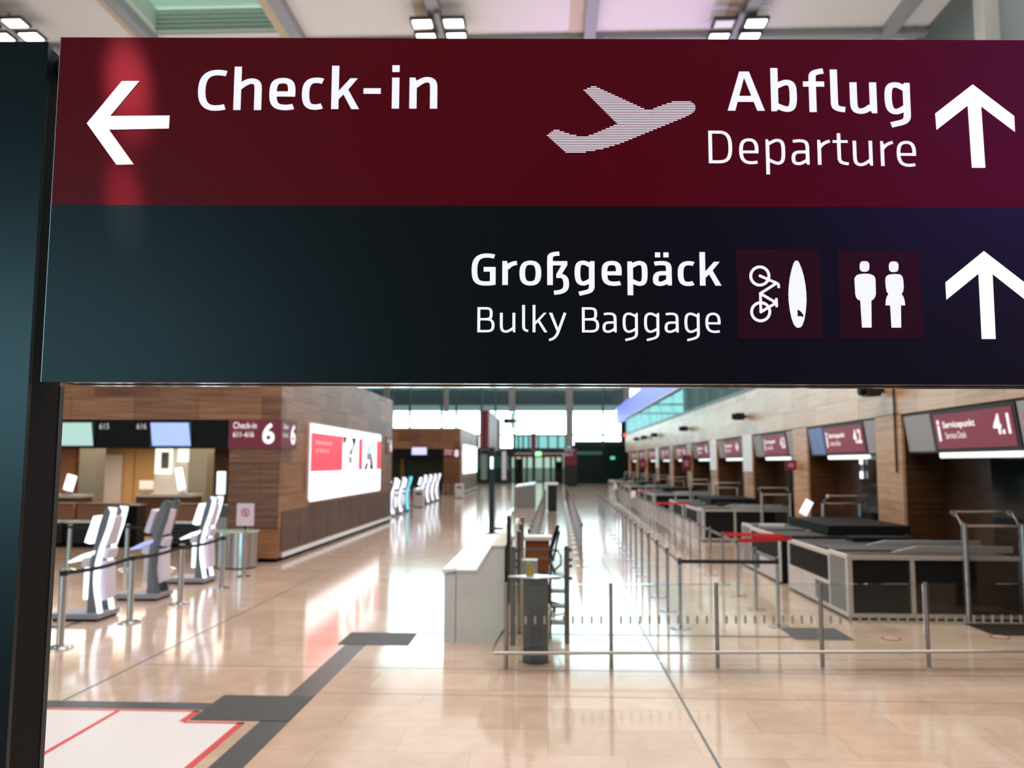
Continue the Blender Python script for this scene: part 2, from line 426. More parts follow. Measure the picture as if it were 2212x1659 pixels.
# far glass facade
FY = HY1
def fx(x, y=1000): return on_y(x, y, FY).x
def fz(y): return on_y(1183, y, FY).z
zc, zb, zt, z3 = fz(872), fz(940), fz(838), fz(985)
fa = struct(bpy.data.objects.new('window_3', None), 'far glass facade of the hall'); COL.objects.link(fa)
b = MB()                                                            # mullions and transoms
for x in (846, 884, 953, 985, 1040, 1070, 1111, 1236, 1303, 1345):
    X = fx(x); b.box(X-.12, X+.12, FY-.25, FY+.1, z3, zt)
for x in (700, 884, 1040, 1236, 1345, 1500):
    X = fx(x); b.box(X-.06, X+.06, FY-.15, FY+.1, zt, CEIL)
for z, t in ((fz(893), .12), (zb, .2), (zc-.1, .15), (zt, .2), (15.0, .12)): b.box(HX0, HX1, FY-.2, FY+.1, z-t/2, z+t/2)
b.build('window_frame', mat('mullion', (.05, .11, .12), .5) and 'mullion', fa)
MB().box(HX0, HX1, FY, FY+.03, zb, CEIL).build('window_pane', 'glass_facade', fa)
b = MB()                                                            # dark roof edge seen through the glass
struct(MB().box(HX0, fx(1350), FY+3, FY+14, zc, zc+2.0).build('roof', 'dark_grey'))
# piers beside the facade
b = MB()
for x, w in ((835, 14), (964, 10), (1106, 13), (1230, 15), (1354, 14)):
    X = fx(x); ww = w/1780*FY/2; b.box(X-ww, X+ww, FY-.7, FY-.35, zc-1 if x != 1230 else fz(965), zt+.1)
struct(b.build('trim_10', mat('pier', (.33, .34, .31), .6) and 'pier'), 'grey piers of the facade')
# storey below the window band
b = MB().box(HX0, fx(1035), FY-.2, FY+.2, z3, zb)
b.box(fx(1035), fx(1110), FY-.2, FY+.2, z3, fz(968))
b.box(fx(1110), fx(1240), FY-.6, FY+.2, fz(979), fz(968))
b.box(fx(1240), HX1, FY-.2, FY+.2, fz(962), fz(953))
struct(b.build('wall_back', mat('facade_dark', (.012, .02, .024), .3) and 'facade_dark'), 'dark glazed lower storey')
wb = struct(bpy.data.objects.new('window_4', None), 'teal glass band over the far doors'); COL.objects.link(wb)
MB().box(fx(1107), fx(1236), FY-.1, FY-.07, fz(968), zb).build('window_pane', 'glass_teal_pale', wb)
b = MB()
for x in (1120, 1130, 1142, 1163, 1184, 1205, 1222): b.box(fx(x)-.1, fx(x)+.1, FY-.2, FY-.05, fz(968), zb)
b.build('window_frame', 'mullion', wb)
struct(MB().box(fx(1236), fx(1420), FY-.3, FY-.05, .0, fz(962)).build('wall_back_dark', mat('teal_black', (.006, .02, .02), .15) and 'teal_black'), 'dark teal glass wall beside the doors')
struct(MB().box(fx(1341), fx(1353), FY-.6, FY-.3, fz(962), fz(905)).build('trim_14', 'black'), 'black panel at the right end of the windows')
struct(MB().box(fx(1240), fx(1300), FY-.5, FY-.3, fz(982), fz(975)).build('trim_11', mat('teal_strip', (.05, .25, .2), .4) and 'teal_strip'))
struct(MB().box(HX0, fx(1105), FY-.3, FY-.05, 0, z3).build('wall_back_left', 'glass_teal_dark'), 'dark glass wall left of the doors')
# entrance doors
dz = fz(985)
d1 = struct(bpy.data.objects.new('door_1', None), 'glass entrance doors at the far end'); COL.objects.link(d1)
b = MB()
for x in (1104, 1113, 1128, 1138, 1153, 1174, 1190, 1200, 1214): b.box(fx(x)-.13, fx(x)+.13, FY-.5, FY-.2, 0, dz)
b.build('door_frame', 'black', d1)
b = MB()
b.box(fx(1105), fx(1236), FY-.25, FY-.22, 0, fz(979))
b.build('door_pane', 'glass_door', d1)
b = MB().box(fx(1201), fx(1213), FY-.2, FY-.1, 0, dz*.8).box(fx(1114), fx(1127), FY-.2, FY-.1, 0, dz*.9)
b.build('door_leaf', 'door_white', d1)

# ------------------------------------------------------------------ right wall with the check-in bays
RX = 7.3
PIT = 6.25
struct(MB().box(RX, RX+.5, -8, 78., 3.38, 4.94).build('wall_right', 'walnut_y_sheen'), 'walnut fascia over the check-in bays')
struct(MB().box(RX, 16, -8, 78., 4.94, 5.1).build('ceiling_bays', 'dark_grey'))
struct(MB().box(RX+.5, 8.6, -8, 78., 3.30, 3.40).build('ceiling_soffit', 'matt_black'))
struct(MB().box(8.1, 8.3, -8, 78., 0, 3.4).build('wall_right_back', 'dark_walnut'))
for i in range(-3, 10):
    y = 18.05+PIT*i
    if y > 78: continue
    struct(MB().box(RX, 8.12, y-.67, y+.67, 0, 3.40).build('pillar', 'walnut_y_lit'), 'walnut pillar between two check-in bays')
b = MB()
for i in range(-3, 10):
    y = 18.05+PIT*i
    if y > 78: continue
    struct(MB().box(RX+.06, 8.1, y-.69, y-.67, 0, 3.3).box(RX+.06, 8.1, y+.67, y+.69, 0, 3.3).build('trim_15', 'walnut_x_shade'), 'added dark panels painting the shade on the bay sides')  # added sheets whose dark colour stands for the unlit pillar sides
for i in range(-3, 10):
    y = 18.05+PIT*i
    b.box(8.02, 8.1, y+.9, y+.67+2.9, .0, 2.6)
struct(b.build('trim_12', 'dark_glass'), 'dark glass at the back of the bays')
# gallery balustrade
ga = struct(bpy.data.objects.new('window_5', None), 'glass balustrade of the upper gallery'); COL.objects.link(ga)
MB().box(RX+.05, RX+.09, 0, 78, 4.94, 6.5).build('window_pane', 'balustrade_glass', ga)
MB().box(RX, RX+.16, 0, 78, 6.5, 6.62).build('handrail', 'offwhite', ga)
b = MB()
for k in range(14): b.box(RX+.03, RX+.11, 4+k*5.6, 4.04+k*5.6, 4.94, 6.5)
b.build('window_frame', 'glass_edge', ga)
struct(MB().box(15.7, 16, -8, 96, 5, CEIL).build('wall_gallery', mat('gallery', (.14, .17, .17), .5) and 'gallery'))
b = MB()
for k in range(15): b.box(15.2, 15.7, 3+k*6.25, 3.7+k*6.25, 5.1, CEIL)
struct(b.build('trim_13', 'pier'), 'columns along the gallery')
bl = tag(MB().box(7.95, 8.1, 50, 95.5, 6.75, 8.7).build('light_band', 'led_blue'), 'long blue violet light band above the gallery railing', 'light')

# ------------------------------------------------------------------ left check-in islands
LX = -6.35
def island(tag_, y0, y1, xl, digit, nums, first, k0):
    ztop, zb1, zb0 = 4.88, 3.36, 2.67
    px0 = LX-1.22
    struct(MB().box(px0, LX, y0, y1, 0.1, ztop).build('wall_'+tag_, 'walnut_y'), 'walnut clad side wall of check-in island '+digit)
    struct(MB().box(xl, px0, y0, y0+.4, zb1, ztop).box(px0-.002, LX-.01, y0-.012, y0-.002, .1, ztop).build('wall_'+tag_+'_front', 'walnut_x'), 'walnut front of check-in island '+digit)
    struct(MB().box(xl, px0, y0+.02, y0+.4, zb0, zb1).build('trim_%d' % k0, 'matt_black'), 'black screen band over the counters of island '+digit)
    struct(MB().box(xl, px0, y0+.4, y1, zb0+.25, zb0+.35).build('ceiling_'+tag_, 'dark_wood'))
    struct(MB().box(px0, LX-.05, y0+.05, y1, 0, .1).build('baseboard_'+tag_, 'matt_black'))
    struct(MB().box(LX-.02, LX+.035, y0+.3, y1, .09, .2).build('baseboard_%s_rail' % tag_, 'ledge_white'), 'white rail along the foot of the wall')
    b = MB(); n = int((y1-y0)/1.4)
    for q in range(n):
        ya = y0+.2+q*(y1-y0-.4)/n; yb = ya+(y1-y0-.4)/n-.05
        for s in range(13): b.box(LX, LX+.03, ya, yb, .24+s*.075, .24+s*.075+.045)
    struct(b.build('trim_%d' % (k0+1), 'louvre'), 'louvred panels low on the wall of island '+digit)
    # red number sign wrapped round the corner
    sg = thing('island_sign', 'dark red Check-in %s sign on the corner of the %s walnut island' % (digit, first), 'sign', (LX, y0-.02, zb0), 'Check-in number signs')
    MB().box(-1.24, .03, -.04, 0.0, 0, .69).build('front_panel', 'red_sign', sg)
    MB().box(0, .03, .0, 1.15, 0, .69).build('side_panel', 'red_sign_dim', sg)
    text('Check-in', .56, 'display_text', sg, (-1.13, -.045, .475), '-Y', .15)
    text(nums, .5, 'display_text', sg, (-1.13, -.045, .27), '-Y', .13)
    text(digit, .29, 'display_text', sg, (-.42, -.045, .11), '-Y', .5, name='number', bold=.03)
    text('Check-in', .4, 'display_text', sg, (.034, .1, .475), '+X', .13)
    text(nums, .36, 'display_text', sg, (.034, .1, .27), '+X', .12)
    text(digit, .38, 'display_text', sg, (.034, .68, .11), '+X', .5, name='number', bold=.03)
    return px0
island('left_near', 19.4, 33.5, -24., '6', '611–616', 'near', 20)
island('left_far', 60., 74., -26., '8', '811–816', 'far', 30)
# rear end sign of the near island
sg = thing('island_sign', 'dark red 6 sign at the far end of the near walnut island wall', 'sign', (LX, 32.2, 2.67), 'Check-in number signs')
MB().box(0, .03, 0, 1.25, 0, .69).build('side_panel', 'red_sign_dim', sg)
text('6', .38, 'display_text', sg, (.034, .7, .11), '+X', .5, name='number', bold=.03)
text('Check-in', .4, 'display_text', sg, (.034, .12, .475), '+X', .13)

# far left hall behind the counters of island 6
struct(MB().box(-24, -7.6, 30.3, 30.6, 0, 3).build('wall_left_near_back', 'walnut_x'), 'wood back wall behind the counters')
def back_panel(x0, x1, m, z0=0., z1=2.95, y=30.3, nm='trim_40', lab=None):
    X0, X1 = on_y(x0, 1000, y).x, on_y(x1, 1000, y).x
    return struct(MB().box(X0, X1, y-.12, y, z0, z1).build(nm, m), lab)
back_panel(206, 293, 'amber', nm='trim_41'); back_panel(445, 462, 'amber', nm='trim_42')
back_panel(120, 165, mat('coral', (.5, .22, .1), .5) and 'coral', nm='trim_44')
back_panel(295, 338, 'amber', nm='trim_45')
back_panel(462, 500, 'dark_wood', nm='trim_46')
d2 = back_panel(219, 267, 'door_white', 0, 2.6, 30.15, 'door_2', 'pale door behind the counters')
back_panel(338, 410, 'offwhite', .7, 2.95, 30.2, 'trim_48')
back_panel(338, 372, 'warm_glow', 1.9, 2.95, 30.05, 'window_6', 'bright opening behind the counters')
back_panel(386, 409, 'warm_glow', 2.35, 2.95, 30.05, 'window_7', 'second bright opening behind the counters')
back_panel(351, 365, 'mid_grey', 2.1, 2.7, 29.9, 'trim_49')
for x0, x1 in ((171, 207), (408, 447)):
    X0, X1 = on_y(x0, 1000, 27.2).x, on_y(x1, 1000, 27.2).x
    struct(MB().box(X0, X1, 27.2, 27.8, 0, 2.95).build('pillar', 'olive'), 'olive grey pillar behind the counters')
area('island_downlights', (-12.5, 25.5, 2.85), (0, 0, 0), 9, 6, 650, (1, .83, .66))
area('far_island_downlights', (-11, 65, 2.85), (0, 0, 0), 6, 6, 60, (1, .85, .65))
struct(MB().box(-26, -7.6, 70, 70.3, 0, 3).build('wall_left_far_back', mat('green_back', (.05, .075, .06), .5) and 'green_back'))
back_panel(866, 873, 'amber', 0, 2.9, 69.9, 'trim_47')

# ================================================================== THE WAYFINDING GANTRY
def sp(x, y, off=0.): return on_sign(x, y, off)
gl = on_sign(110, 829); base = Vector((gl.x, gl.y, 0))
gan = thing('wayfinding_gantry', 'large red and dark grey overhead sign with white writing, on a dark post', 'sign', base)
def gp(v): return v-base                                            # world -> gantry local
def plate(name, quad, m, parent, off, thick, origin=None):
    """a flat plate on the sign's plane; quad in sign-plane corner points"""
    b = MB(); f = [gp(q-HF*off) for q in quad]; k = [gp(q-HF*(off-thick)) for q in quad]
    a = [b.bm.verts.new(q) for q in f]; c = [b.bm.verts.new(q) for q in k]; n = len(a)
    b.bm.faces.new(a); b.bm.faces.new(c[::-1])
    for i in range(n): b.bm.faces.new((a[i], c[i], c[(i+1) % n], a[(i+1) % n]))
    return b.build(name, m, parent)
def on_plane(u, z):
    """point of the sign's plane: u metres to the right of its centre line, height z"""
    return Vector((0, 0, z)) + HF*SIGN_D + RIGHT*u
def uz(x, y):
    q = sp(x, y); return (q-CAM).dot(RIGHT), q.z
uL = (uz(110, 460)[0]); uR = uz(2420, 460)[0]
zT = uz(1100, 86)[1]+.004; zM = uz(1100, 445)[1]; zB = uz(1100, 828)[1]
def rect(u0, u1, z0, z1): return [on_plane(u0, z0), on_plane(u1, z0), on_plane(u1, z1), on_plane(u0, z1)]
hdr = plate('header_panel', rect(uL, uR, zM, zT), 'sign_red', gan, 0, .02)
low = plate('lower_panel', rect(uL, uR, zB, zM), 'sign_dark', gan, 0, .02)
plate('housing', rect(uL+.015, uR, zB+.006, zT-.004), 'matt_black', gan, -.02, .15)
plate('edge_trim', rect(uL-.0015, uL+.0005, zB, zT), 'aluminium', gan, .0008, .02)
# glossy underside with a dark seam
b = MB()
def under(d0, d1, z, h, m, nm):
    q = [on_plane(uL+.06, z)+HF*d0, on_plane(uR, z)+HF*d0, on_plane(uR, z)+HF*d1, on_plane(uL+.06, z)+HF*d1]
    b = MB(); lo = [b.bm.verts.new(gp(v)) for v in q]; hi = [b.bm.verts.new(gp(v+Vector((0, 0, h)))) for v in q]
    b.bm.faces.new(lo); b.bm.faces.new(hi[::-1])
    for i in range(4): b.bm.faces.new((lo[i], hi[i], hi[(i+1) % 4], lo[(i+1) % 4]))
    return b.build(nm, m, gan)
under(.022, .10, zB+.004, .004, 'mirror_trim', 'underside_trim')
under(.10, .135, zB+.0025, .004, 'matt_black', 'underside_seam')
under(.135, .19, zB+.004, .004, 'mirror_trim', 'underside_trim')
# the post: slate front, black flank with a lighter rear edge
zP = uz(60, 101)[1]+.01
uP = uz(66, 829)[0]
def upbox(nm, u0, u1, d0, d1, z0, z1, m):
    b = MB(); c = []
    for z in (z0, z1):
        for u, d in ((u0, d0), (u1, d0), (u1, d1), (u0, d1)): c.append(b.bm.verts.new(gp(Vector((0, 0, z))+HF*(SIGN_D+d)+RIGHT*u)))
    for f in ((3,2,1,0),(4,5,6,7),(0,1,5,4),(1,2,6,5),(2,3,7,6),(3,0,4,7)): b.bm.faces.new([c[i] for i in f])
    return b.build(nm, m, gan)
upbox('post_cladding', uP-.62, uP, -.012, .006, 0, zP, 'pillar_slate')
upbox('post', uP-.60, uP-.004, .006, .17, 0, zP-.01, 'matt_black')
upbox('post_rear_edge', uP-.60, uP-.002, .17, .195, 0, zB+.002, 'dark_grey')
upbox('bracket', uP-.004, uL+.02, .05, .12, zT-.09, zT-.05, 'dark_grey')

# ---- lettering: the sign's typeface as pen strokes
def sample(path, n=9):
    out = []
    for c in path:
        if c[0] == 'M': p = (c[1], c[2]); out.append(p)
        elif c[0] == 'L': p = (c[1], c[2]); out.append(p)
        elif c[0] == 'Q':
            for i in range(1, n+1):
                t = i/n; out.append(((1-t)**2*p[0]+2*t*(1-t)*c[1]+t*t*c[3], (1-t)**2*p[1]+2*t*(1-t)*c[2]+t*t*c[4]))
            p = (c[3], c[4])
        elif c[0] == 'C':
            for i in range(1, n+1):
                t = i/n; s = 1-t
                out.append((s**3*p[0]+3*s*s*t*c[1]+3*s*t*t*c[3]+t**3*c[5], s**3*p[1]+3*s*s*t*c[2]+3*s*t*t*c[4]+t**3*c[6]))
            p = (c[5], c[6])
    r = [out[0]]
    for q in out[1:]:
        if abs(q[0]-r[-1][0])+abs(q[1]-r[-1][1]) > 1e-6: r.append(q)
    return r
def ribbon(b, f, path, a, bb, closed=False):
    pts = sample(path)
    if closed and abs(pts[0][0]-pts[-1][0])+abs(pts[0][1]-pts[-1][1]) < 1e-3: pts = pts[:-1]
    n = len(pts); L = []; R_ = []
    for i in range(n):
        if closed: p0, p1 = pts[i-1], pts[(i+1) % n]
        else: p0, p1 = pts[max(i-1, 0)], pts[min(i+1, n-1)]
        def nrm(u, v):
            dx, dy = v[0]-u[0], v[1]-u[1]; l = math.hypot(dx, dy) or 1; return (-dy/l, dx/l)
        if closed or 0 < i < n-1:
            n0, n1 = nrm(p0, pts[i]), nrm(pts[i], p1)
            mx, my = n0[0]+n1[0], n0[1]+n1[1]; l = math.hypot(mx, my) or 1; mx, my = mx/l, my/l
            k = 1/max(.4, mx*n0[0]+my*n0[1])
        else:
            mx, my = nrm(p0, p1); k = 1
        ox, oy = a*mx*k, bb*my*k
        L.append(b.bm.verts.new(f(pts[i][0]+ox, pts[i][1]+oy))); R_.append(b.bm.verts.new(f(pts[i][0]-ox, pts[i][1]-oy)))
    for i in range(n if closed else n-1):
        j = (i+1) % n
        b.bm.faces.new((L[i], R_[i], R_[j], L[j]))
def glyph(ch, a, t, light):
    """strokes and polygons in units: baseline 0, x-height 100; a, t: half widths of upright and level strokes"""
    S, P = [], []; yT, yB = 102-t, -2+t; sw = 2*a
    if ch == 'o':
        W_ = 91; r = 'closed'
        S.append([('M', a, 50), ('C', a, 84, 24, yT, W_/2, yT), ('C', W_-24, yT, W_-a, 84, W_-a, 50), ('C', W_-a, 16, W_-24, yB, W_/2, yB), ('C', 24, yB, a, 16, a, 50), 'closed'])
    elif ch in 'cC':
        W_, Ht = (70, 102) if ch == 'c' else (93, 130)
        if light: W_ -= 2
        top = Ht-t; m = (Ht-2)/2
        S.append([('M', W_-3, top-3.5), ('Q', W_*.82, top, W_*.66, top), ('C', a+8, top, a, m+28, a, m), ('C', a, m-28, a+6, yB, W_*.6, yB), ('Q', W_*.78, yB, W_-5, yB+4)])
    elif ch == 'e':
        W_ = 84 if not light else 78
        S.append([('M', W_-a-1, 42), ('L', W_-a, 56), ('C', W_-a, 84, W_*.78, yT, W_*.52, yT), ('C', W_*.2, yT, a, 82, a, 50), ('C', a, 18, W_*.25, yB, W_*.62, yB), ('Q', W_*.8, yB, W_*.93, yB+3.5)])
        P.append([(a, 42), (W_-2, 42), (W_-1, 42+2*t-1), (a, 42+2*t-1)])
    elif ch in 'hn':
        W_ = 90 if not light else 82; top = 140 if ch == 'h' else 100
        if ch == 'h': P.append([(0, 0), (sw, 0), (sw, top), (0, top)])
        else: P.append([(0, 0), (sw, 0), (sw, 86), (sw-5, top), (0, top)])
        S.append([('M', sw-6, 74), ('Q', W_*.46, yT, W_*.62, yT), ('C', W_-a-2, yT, W_-a, 82, W_-a, 64), ('L', W_-a, 0)])
    elif ch == 'r':
        W_ = 61 if not light else 51
        P.append([(0, 0), (sw, 0), (sw, 86), (sw-4, 100), (0, 100)])
        S.append([('M', sw-5, 70), ('Q', sw+10, 90, W_, 101-t)])
    elif ch == 'u':
        W_ = 87 if not light else 79
        S.append([('M', a, 100), ('L', a, 38), ('C', a, 16, a+4, yB, W_*.40, yB), ('Q', W_*.56, yB, W_-sw+4, 22)])
        P.append([(W_-sw, 100), (W_, 100), (W_, 0), (W_-sw*.72, 0), (W_-sw, 14)])
    elif ch == 'k':
        P.append([(0, 0), (sw, 0), (sw, 140), (0, 140)])
        if light: P += [[(sw-1, 55), (57, 100), (72, 100), (37, 62), (27, 52), (sw-1, 38)], [(27, 52), (37, 62), (76, 0), (60, 0)]]
        else: P += [[(sw-1, 58), (60, 99.5), (84, 99.5), (54, 63), (39, 47), (sw-1, 31)], [(39, 47), (54, 63), (90, 0), (65, 0)]]
    elif ch == 'i':
        P += [[(0, 0), (sw, 0), (sw, 100), (0, 100)], [(0, 118), (sw, 118), (sw, 140), (0, 140)]]
    elif ch == '-':
        P.append([(0, 48.5), (56, 48.5), (56, 66.5), (0, 66.5)])
    elif ch == 'A':
        P += [[(0, 0), (24.8, 0), (55.3, 106.5), (55.8, 127), (40, 127)], [(120.3, 0), (71.6, 127), (55.8, 127), (55.3, 106.5), (95.7, 0)], [(30, 28.5), (90, 28.5), (80, 48), (36, 48)]]
    elif ch == 'b':
        W_ = 84
        P.append([(0, 0), (sw*.75, 0), (sw, 9), (sw, 140), (0, 140)])
        S.append([('M', sw-4, 82), ('Q', W_*.5, yT, W_*.60, yT), ('C', W_-a-1, yT, W_-a, 78, W_-a, 50), ('C', W_-a, 18, W_-a-5, yB, W_*.62, yB), ('Q', W_*.5, yB, sw-4, 17)])
    elif ch == 'p':
        W_ = 84 if not light else 78
        P.append([(0, -41), (sw, -41), (sw, 88), (sw-5, 100), (0, 100)])
        S.append([('M', sw-4, 81), ('Q', W_*.46, yT, W_*.58, yT), ('C', W_-a-1, yT, W_-a, 80, W_-a, 50), ('C', W_-a, 16, W_-a-5, yB, W_*.6, yB), ('Q', W_*.48, yB, sw-4, 18)])
    elif ch == 'f':
        S.append([('M', 18.5+a, 0), ('L', 18.5+a, 108), ('C', 18.5+a, 126, 34, 134-t+3, 67, 142-t)])
        P.append([(0, 82), (69, 82), (69, 99), (0, 99)])
    elif ch == 'l':
        W_ = 46 if not light else 31
        S.append([('M', a, 140), ('L', a, 34), ('C', a, 16, a+6, t+4, W_, t+1)])
    elif ch == 'g':
        W_ = 83 if not light else 78
        S.append([('M', W_-sw+5, 82), ('Q', W_*.56, yT, W_*.43, yT), ('C', a+4, yT, a, 82, a, 50), ('C', a, 18, a+8, yB, W_*.43, yB), ('Q', W_*.56, yB, W_-sw+5, 19)])
        S.append([('M', W_-a, 92), ('L', W_-a, -4), ('C', W_-a, -30, W_*.6, -36+t, 18 if not light else 13, -45+t)])
        P.append([(W_-sw, 86), (W_-sw+5, 100), (W_, 100), (W_, 80), (W_-sw, 80)])
    elif ch == 'D':
        W_, Ht = 95, 131
        S.append([('M', a, t), ('L', a, Ht-t), ('L', W_*.48, Ht-t), ('C', W_-a-8, Ht-t, W_-a, Ht*.76, W_-a, Ht*.5), ('C', W_-a, Ht*.2, W_-a-8, t, W_*.45, t), ('L', a, t), 'closed'])
    elif ch in 'aä':
        W_ = 79 if not light else 72
        S.append([('M', 7, yT-3), ('Q', 22, yT, W_*.46, yT), ('C', W_-a-2, yT, W_-a, 86, W_-a, 62), ('L', W_-a, 10)])
        S.append([('M', W_-a, 51), ('L', W_*.5, 51), ('C', a+6, 51, a, 42, a, 25), ('C', a, 10, a+5, yB, W_*.40, yB), ('Q', W_*.55, yB, W_-sw+5, 18)])
        P.append([(W_-sw, 30), (W_, 30), (W_, 0), (W_-sw*.7, 0), (W_-sw, 12)])
        if ch == 'ä': P += [[(10, 117), (32, 117), (32, 138), (10, 138)], [(45, 117), (67, 117), (67, 138), (45, 138)]]
    elif ch == 't':
        S.append([('M', 25, 129), ('L', 25, 34), ('C', 25, 14, 31, t+3, 62, t)])
        P.append([(0, 90), (61, 90), (61, 101), (0, 101)])
    elif ch == 'ß':
        S.append([('M', a, 0), ('L', a, 112), ('C', a, 128, 24, 130, 51, 140-t)])
        P += [[(0, 82), (84, 82), (84, 100), (0, 100)], [(58.5, 82), (84, 84), (62, 46.5), (38, 31), (38, 45)]]
        S.append([('M', 38, 38.5), ('L', 54, 38.5), ('C', 76, 37, 91-a, 22, 91-a, 2), ('C', 91-a, -20, 66, -30, 28, -31.5)])
    elif ch == 'G':
        S.append([('M', 95, 119), ('Q', 80, 132-t, 62, 132-t), ('C', a+8, 132-t, a, 96, a, 64), ('C', a, 24, a+8, yB, 56, yB), ('Q', 76, yB, 98, 10)])
        P += [[(100-sw, 12), (100, 5), (100, 75.6), (100-sw, 75.6)], [(50, 56), (100-sw+1, 56), (100-sw+1, 75.6), (50, 75.6)]]
    elif ch == 'B':
        W_, Ht = 88, 129
        S.append([('M', W_*.55, 68), ('C', 72, 70, 78-a, 82, 78-a, 98), ('C', 78-a, 116, 66, Ht-t, W_*.48, Ht-t), ('L', a, Ht-t), ('L', a, t), ('L', W_*.52, t), ('C', W_-a-4, t, W_-a, 18, W_-a, 37), ('C', W_-a, 52, W_-a-6, 67, W_*.55, 67), ('L', a, 67)])
    elif ch == 'y':
        P.append([(0, 100), (17, 100), (50, 14), (42, -2)])
        S.append([('M', 82.5, 100), ('L', 49, 8), ('C', 39, -20, 28, -33, 0, -39.5)])
    return S, P
def word(nm, parent, letters, unit, light, m='sign_white', off=.0015):
    b = MB(); a, t = (7.4, 6.0) if light else (11.8, 8.8)
    for ch, x, y in letters:
        p0 = sp(x, y); uh = (sp(x+unit*50, y)-p0).length/50; uv = abs(sp(x, y-unit*50).z-p0.z)/50
        f = lambda gx, gy: gp(p0-HF*off+RIGHT*(gx*uh)+Vector((0, 0, gy*uv)))
        S, P = glyph(ch, a, t, light)
        for s in S:
            cl = s[-1] == 'closed'; ribbon(b, f, s[:-1] if cl else s, a, t, cl)
        for q in P: b.face([f(*v) for v in q])
    o = b.build(nm, m, parent); return o
def orient(o):
    return o
word('lettering', hdr, [('C', 426.5, 238.2), ('h', 504, 238), ('e', 581, 237), ('c', 651.5, 236.2), ('k', 715.3, 236), ('-', 784.5, 235.5), ('i', 846.2, 235), ('n', 884, 235)], .671, False)['label'] = 'large white word Check-in'
word('lettering', hdr, [('A', 1571.6, 239.5), ('b', 1665.9, 240.7), ('f', 1735.9, 242.4), ('l', 1795, 243.8), ('u', 1836.7, 245), ('g', 1911.7, 246)], .669, False)['label'] = 'large white word Abflug'
word('lettering', hdr, [('D', 1530.9, 353), ('e', 1597, 354), ('p', 1654.6, 355), ('a', 1710, 356), ('r', 1766.5, 356.3), ('t', 1799.8, 357.5), ('u', 1843, 358.2), ('r', 1902.8, 358.9), ('e', 1937.7, 359.5)], .539, True)['label'] = 'thin white word Departure'
word('lettering', low, [('G', 1018.6, 616), ('r', 1084.9, 615.8), ('o', 1122, 616), ('ß', 1182, 616), ('g', 1241.3, 616), ('e', 1299.6, 616.6), ('p', 1355.4, 616.6), ('ä', 1410.3, 616.8), ('c', 1464.2, 617), ('k', 1511.8, 617.2)], .519, False)['label'] = 'bold white word for bulky baggage in German'
word('lettering', low, [('B', 1031, 718), ('u', 1079.7, 718), ('l', 1127.8, 718), ('k', 1150.4, 718), ('y', 1185.8, 718), ('B', 1257, 718.3), ('a', 1301.6, 718.3), ('g', 1345, 718.3), ('g', 1391.3, 718.3), ('a', 1435.6, 718.5), ('g', 1478.6, 718.5), ('e', 1523.9, 718.6)], .4228, True)['label'] = 'thin white words Bulky Baggage'

def px_poly(nm, polys, m, parent, off):
    b = MB()
    for q in polys:
        b.face([gp(sp(x, y, off)) for x, y in q])
    return b.build(nm, m, parent)
def zo(pts, ox, oy, k): return [(ox+x/k, oy+y/k) for x, y in pts]
A1 = zo([(818, 813), (1150, 415), (1313, 415), (1037, 745), (1600, 740), (1592, 862), (1027, 873), (1260, 1200), (1098, 1204)], 0, 80, 4.366)
px_poly('arrow', [A1], 'sign_white_bright', hdr, .0015)['label'] = 'white arrow pointing left'
A2 = zo([(1868, 162), (2147, 375), (2152, 482), (1925, 310), (1953, 722), (1862, 722), (1834, 305), (1625, 468), (1616, 358)], 1500, 130, 3.107)
px_poly('arrow', [A2], 'sign_white_bright', hdr, .0015)['label'] = 'white arrow pointing up on red'
A3 = zo([(1918, 75), (2243, 326), (2249, 455), (1982, 245), (2005, 720), (1902, 720), (1878, 242), (1643, 433), (1636, 305)], 1560, 520, 3.3926)
px_poly('arrow', [A3], 'sign_white_bright', low, .0015)['label'] = 'white arrow pointing up on dark grey'
# the take-off pictogram, drawn in fine level lines
OUT = [(600, 280), (640, 284), (720, 322), (1175, 530), (1215, 536), (1250, 530), (1300, 508), (1450, 455), (1530, 438), (1635, 438), (1690, 458), (1718, 488), (1724, 515), (1715, 550), (1690, 575), (1640, 605), (1510, 660), (910, 905), (730, 960), (635, 980), (505, 1003), (308, 1001), (103, 815), (190, 752), (220, 752), (340, 795), (415, 815), (490, 822), (575, 815), (835, 705), (868, 690), (503, 325)]
b = MB()
for k in range(40):
    y = 289+18.18*k; xs = []
    for i in range(len(OUT)):
        (xa, ya), (xb, yb) = OUT[i], OUT[(i+1) % len(OUT)]
        if (ya <= y) != (yb <= y): xs.append(xa+(y-ya)/(yb-ya)*(xb-xa))
    xs.sort()
    for x0, x1 in zip(xs[::2], xs[1::2]):
        if x1-x0 < 8: continue
        q = zo([(x0, y), (x0+4, y-4.6), (x1-4, y-4.6), (x1, y), (x1-4, y+4.6), (x0+4, y+4.6)], 1160, 130, 5.027)
        b.face([gp(sp(u, v, .0015)) for u, v in q])
b.build('plane_pictogram', 'sign_white', hdr)['label'] = 'striped white pictogram of a plane taking off'
